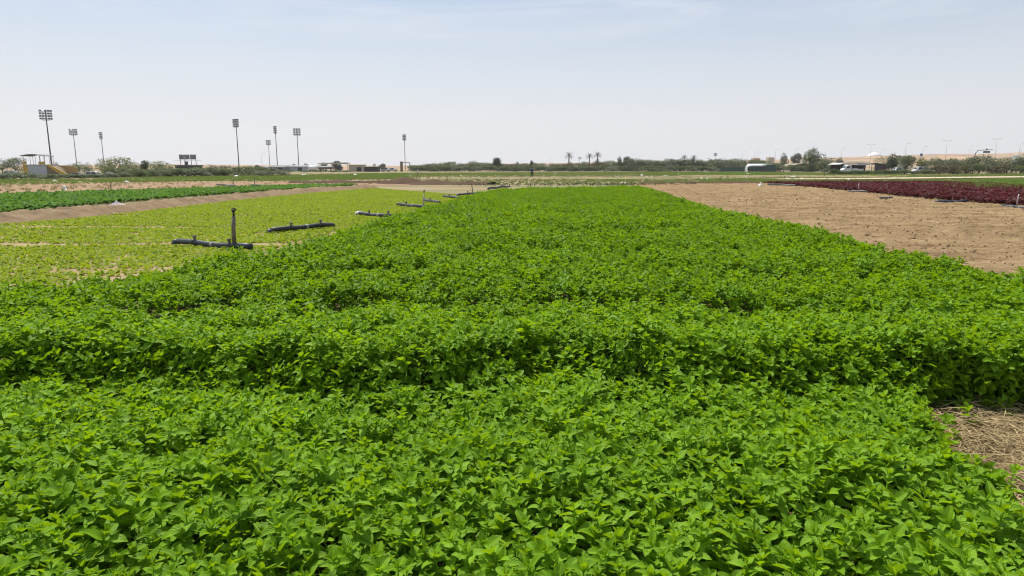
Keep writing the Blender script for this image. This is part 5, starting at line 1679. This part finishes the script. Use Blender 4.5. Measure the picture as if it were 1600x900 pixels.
# ================================================================== worker
def skin_mesh(name, joints, edges, mat, parent, lvl=2):
    me = bpy.data.meshes.new(name)
    me.from_pydata([j[:3] for j in joints], edges, [])
    me.materials.append(mat)
    o = bpy.data.objects.new(name, me); COL.objects.link(o)
    if parent is not None:
        o.parent = parent
    sk = o.modifiers.new("skin", "SKIN"); sk.use_smooth_shade = True
    for v, j in zip(me.skin_vertices[0].data, joints):
        v.radius = (j[3], j[3] if len(j) < 5 else j[4]); v.use_root = False
    me.skin_vertices[0].data[0].use_root = True
    sb = o.modifiers.new("sub", "SUBSURF"); sb.levels = lvl; sb.render_levels = lvl
    return o
wx, wy, _ = at(831, 277.2)
J = [(0, 0, .92, .14, .11), (0, -.01, 1.10, .13, .10), (0, -.03, 1.30, .16, .105), (0, -.04, 1.44, .09, .08), (0, -.06, 1.52, .052, .052), (0, -.085, 1.60, .075, .085), (0, -.09, 1.69, .07, .08),
     (.18, -.03, 1.41, .062), (.25, -.06, 1.15, .046), (.20, -.24, .98, .034), (.18, -.30, .95, .036, .02),
     (-.18, -.03, 1.41, .062), (-.26, -.04, 1.14, .046), (-.22, -.22, .96, .034), (-.20, -.28, .93, .036, .02),
     (.10, .0, .86, .095), (.12, -.04, .48, .062), (.13, .02, .09, .042), (.14, -.10, .035, .042, .03),
     (-.10, .0, .86, .095), (-.13, .03, .48, .062), (-.14, .12, .09, .042), (-.15, .0, .035, .042, .03)]
Ed = [(0, 1), (1, 2), (2, 3), (3, 4), (4, 5), (5, 6), (3, 7), (7, 8), (8, 9), (9, 10), (3, 11), (11, 12), (12, 13), (13, 14), (0, 15), (15, 16), (16, 17), (17, 18), (0, 19), (19, 20), (20, 21), (21, 22)]
for hx, s in ((10, 1), (14, -1)):
    bx, by, bz = J[hx][:3]
    for k, (fx, L) in enumerate(((-.03, .075), (-.01, .085), (.01, .08), (.028, .065))):
        J.append((bx + fx * s, by - .05, bz - .01, .0095)); J.append((bx + fx * s, by - .05 - L * .6, bz - .035, .008))
        n0 = len(J); Ed += [(hx, n0 - 2), (n0 - 2, n0 - 1)]
    J.append((bx - .055 * s, by - .03, bz - .01, .0095)); Ed.append((hx, len(J) - 1))
person = skin_mesh("person", J, Ed, M_skin, None)
person.location = (wx, wy, 0); person.rotation_euler = (0, 0, R(20))
tag(person, "farm worker in a blue shirt and dark trousers standing in the middle fields", "person")
skin_mesh("shirt", [(0, 0, .90, .165, .135), (0, -.01, 1.10, .155, .125), (0, -.03, 1.30, .18, .125), (0, -.04, 1.43, .11, .10), (.18, -.03, 1.42, .085), (.25, -.06, 1.15, .066), (.215, -.17, 1.04, .054), (-.18, -.03, 1.42, .085), (-.26, -.04, 1.14, .066), (-.235, -.15, 1.03, .054)],
          [(0, 1), (1, 2), (2, 3), (3, 4), (4, 5), (5, 6), (3, 7), (7, 8), (8, 9)], M_blue, person)
skin_mesh("trousers", [(0, 0, .92, .155, .125), (.10, 0, .84, .115), (.12, -.04, .48, .085), (.13, .02, .12, .07), (-.10, 0, .84, .115), (-.13, .03, .48, .085), (-.14, .12, .12, .07)], [(0, 1), (1, 2), (2, 3), (0, 4), (4, 5), (5, 6)], M_navy, person)
m = MB(); m.lathe([(.088, 0), (.096, .05), (.085, .10), (.05, .135), (.01, .145)], 14, (0, -.075, 1.645)); m.build("hair", M_hair, person, True)
f = MB(); f.tube([(0, -.165, 1.655), (0, -.19, 1.63), (0, -.172, 1.615)], [.010, .016, .012], 6); f.build("nose", M_skin, person, True)
for s in (-1, 1):
    e = MB(); e.lathe([(.004, -.010), (.011, 0), (.004, .010)], 8, (s * .03, -.166, 1.665)); e.build("eye", M_hair, person, True)
# ================================================================== air
def haze():
    m, nt, out = _new("hazy_air")
    v = nt.nodes.new("ShaderNodeVolumePrincipled")
    v.inputs["Color"].default_value = (.93, .94, .97, 1)
    v.inputs["Density"].default_value = .00013
    v.inputs["Anisotropy"].default_value = .3
    nt.links.new(v.outputs[0], out.inputs["Volume"])
    o = MB().box(-2600, 2600, -80, 2700, -3.0, 140).build("haze", m)
    tag(o, "thin dusty haze over the whole plain", "haze", kind="stuff")
haze()
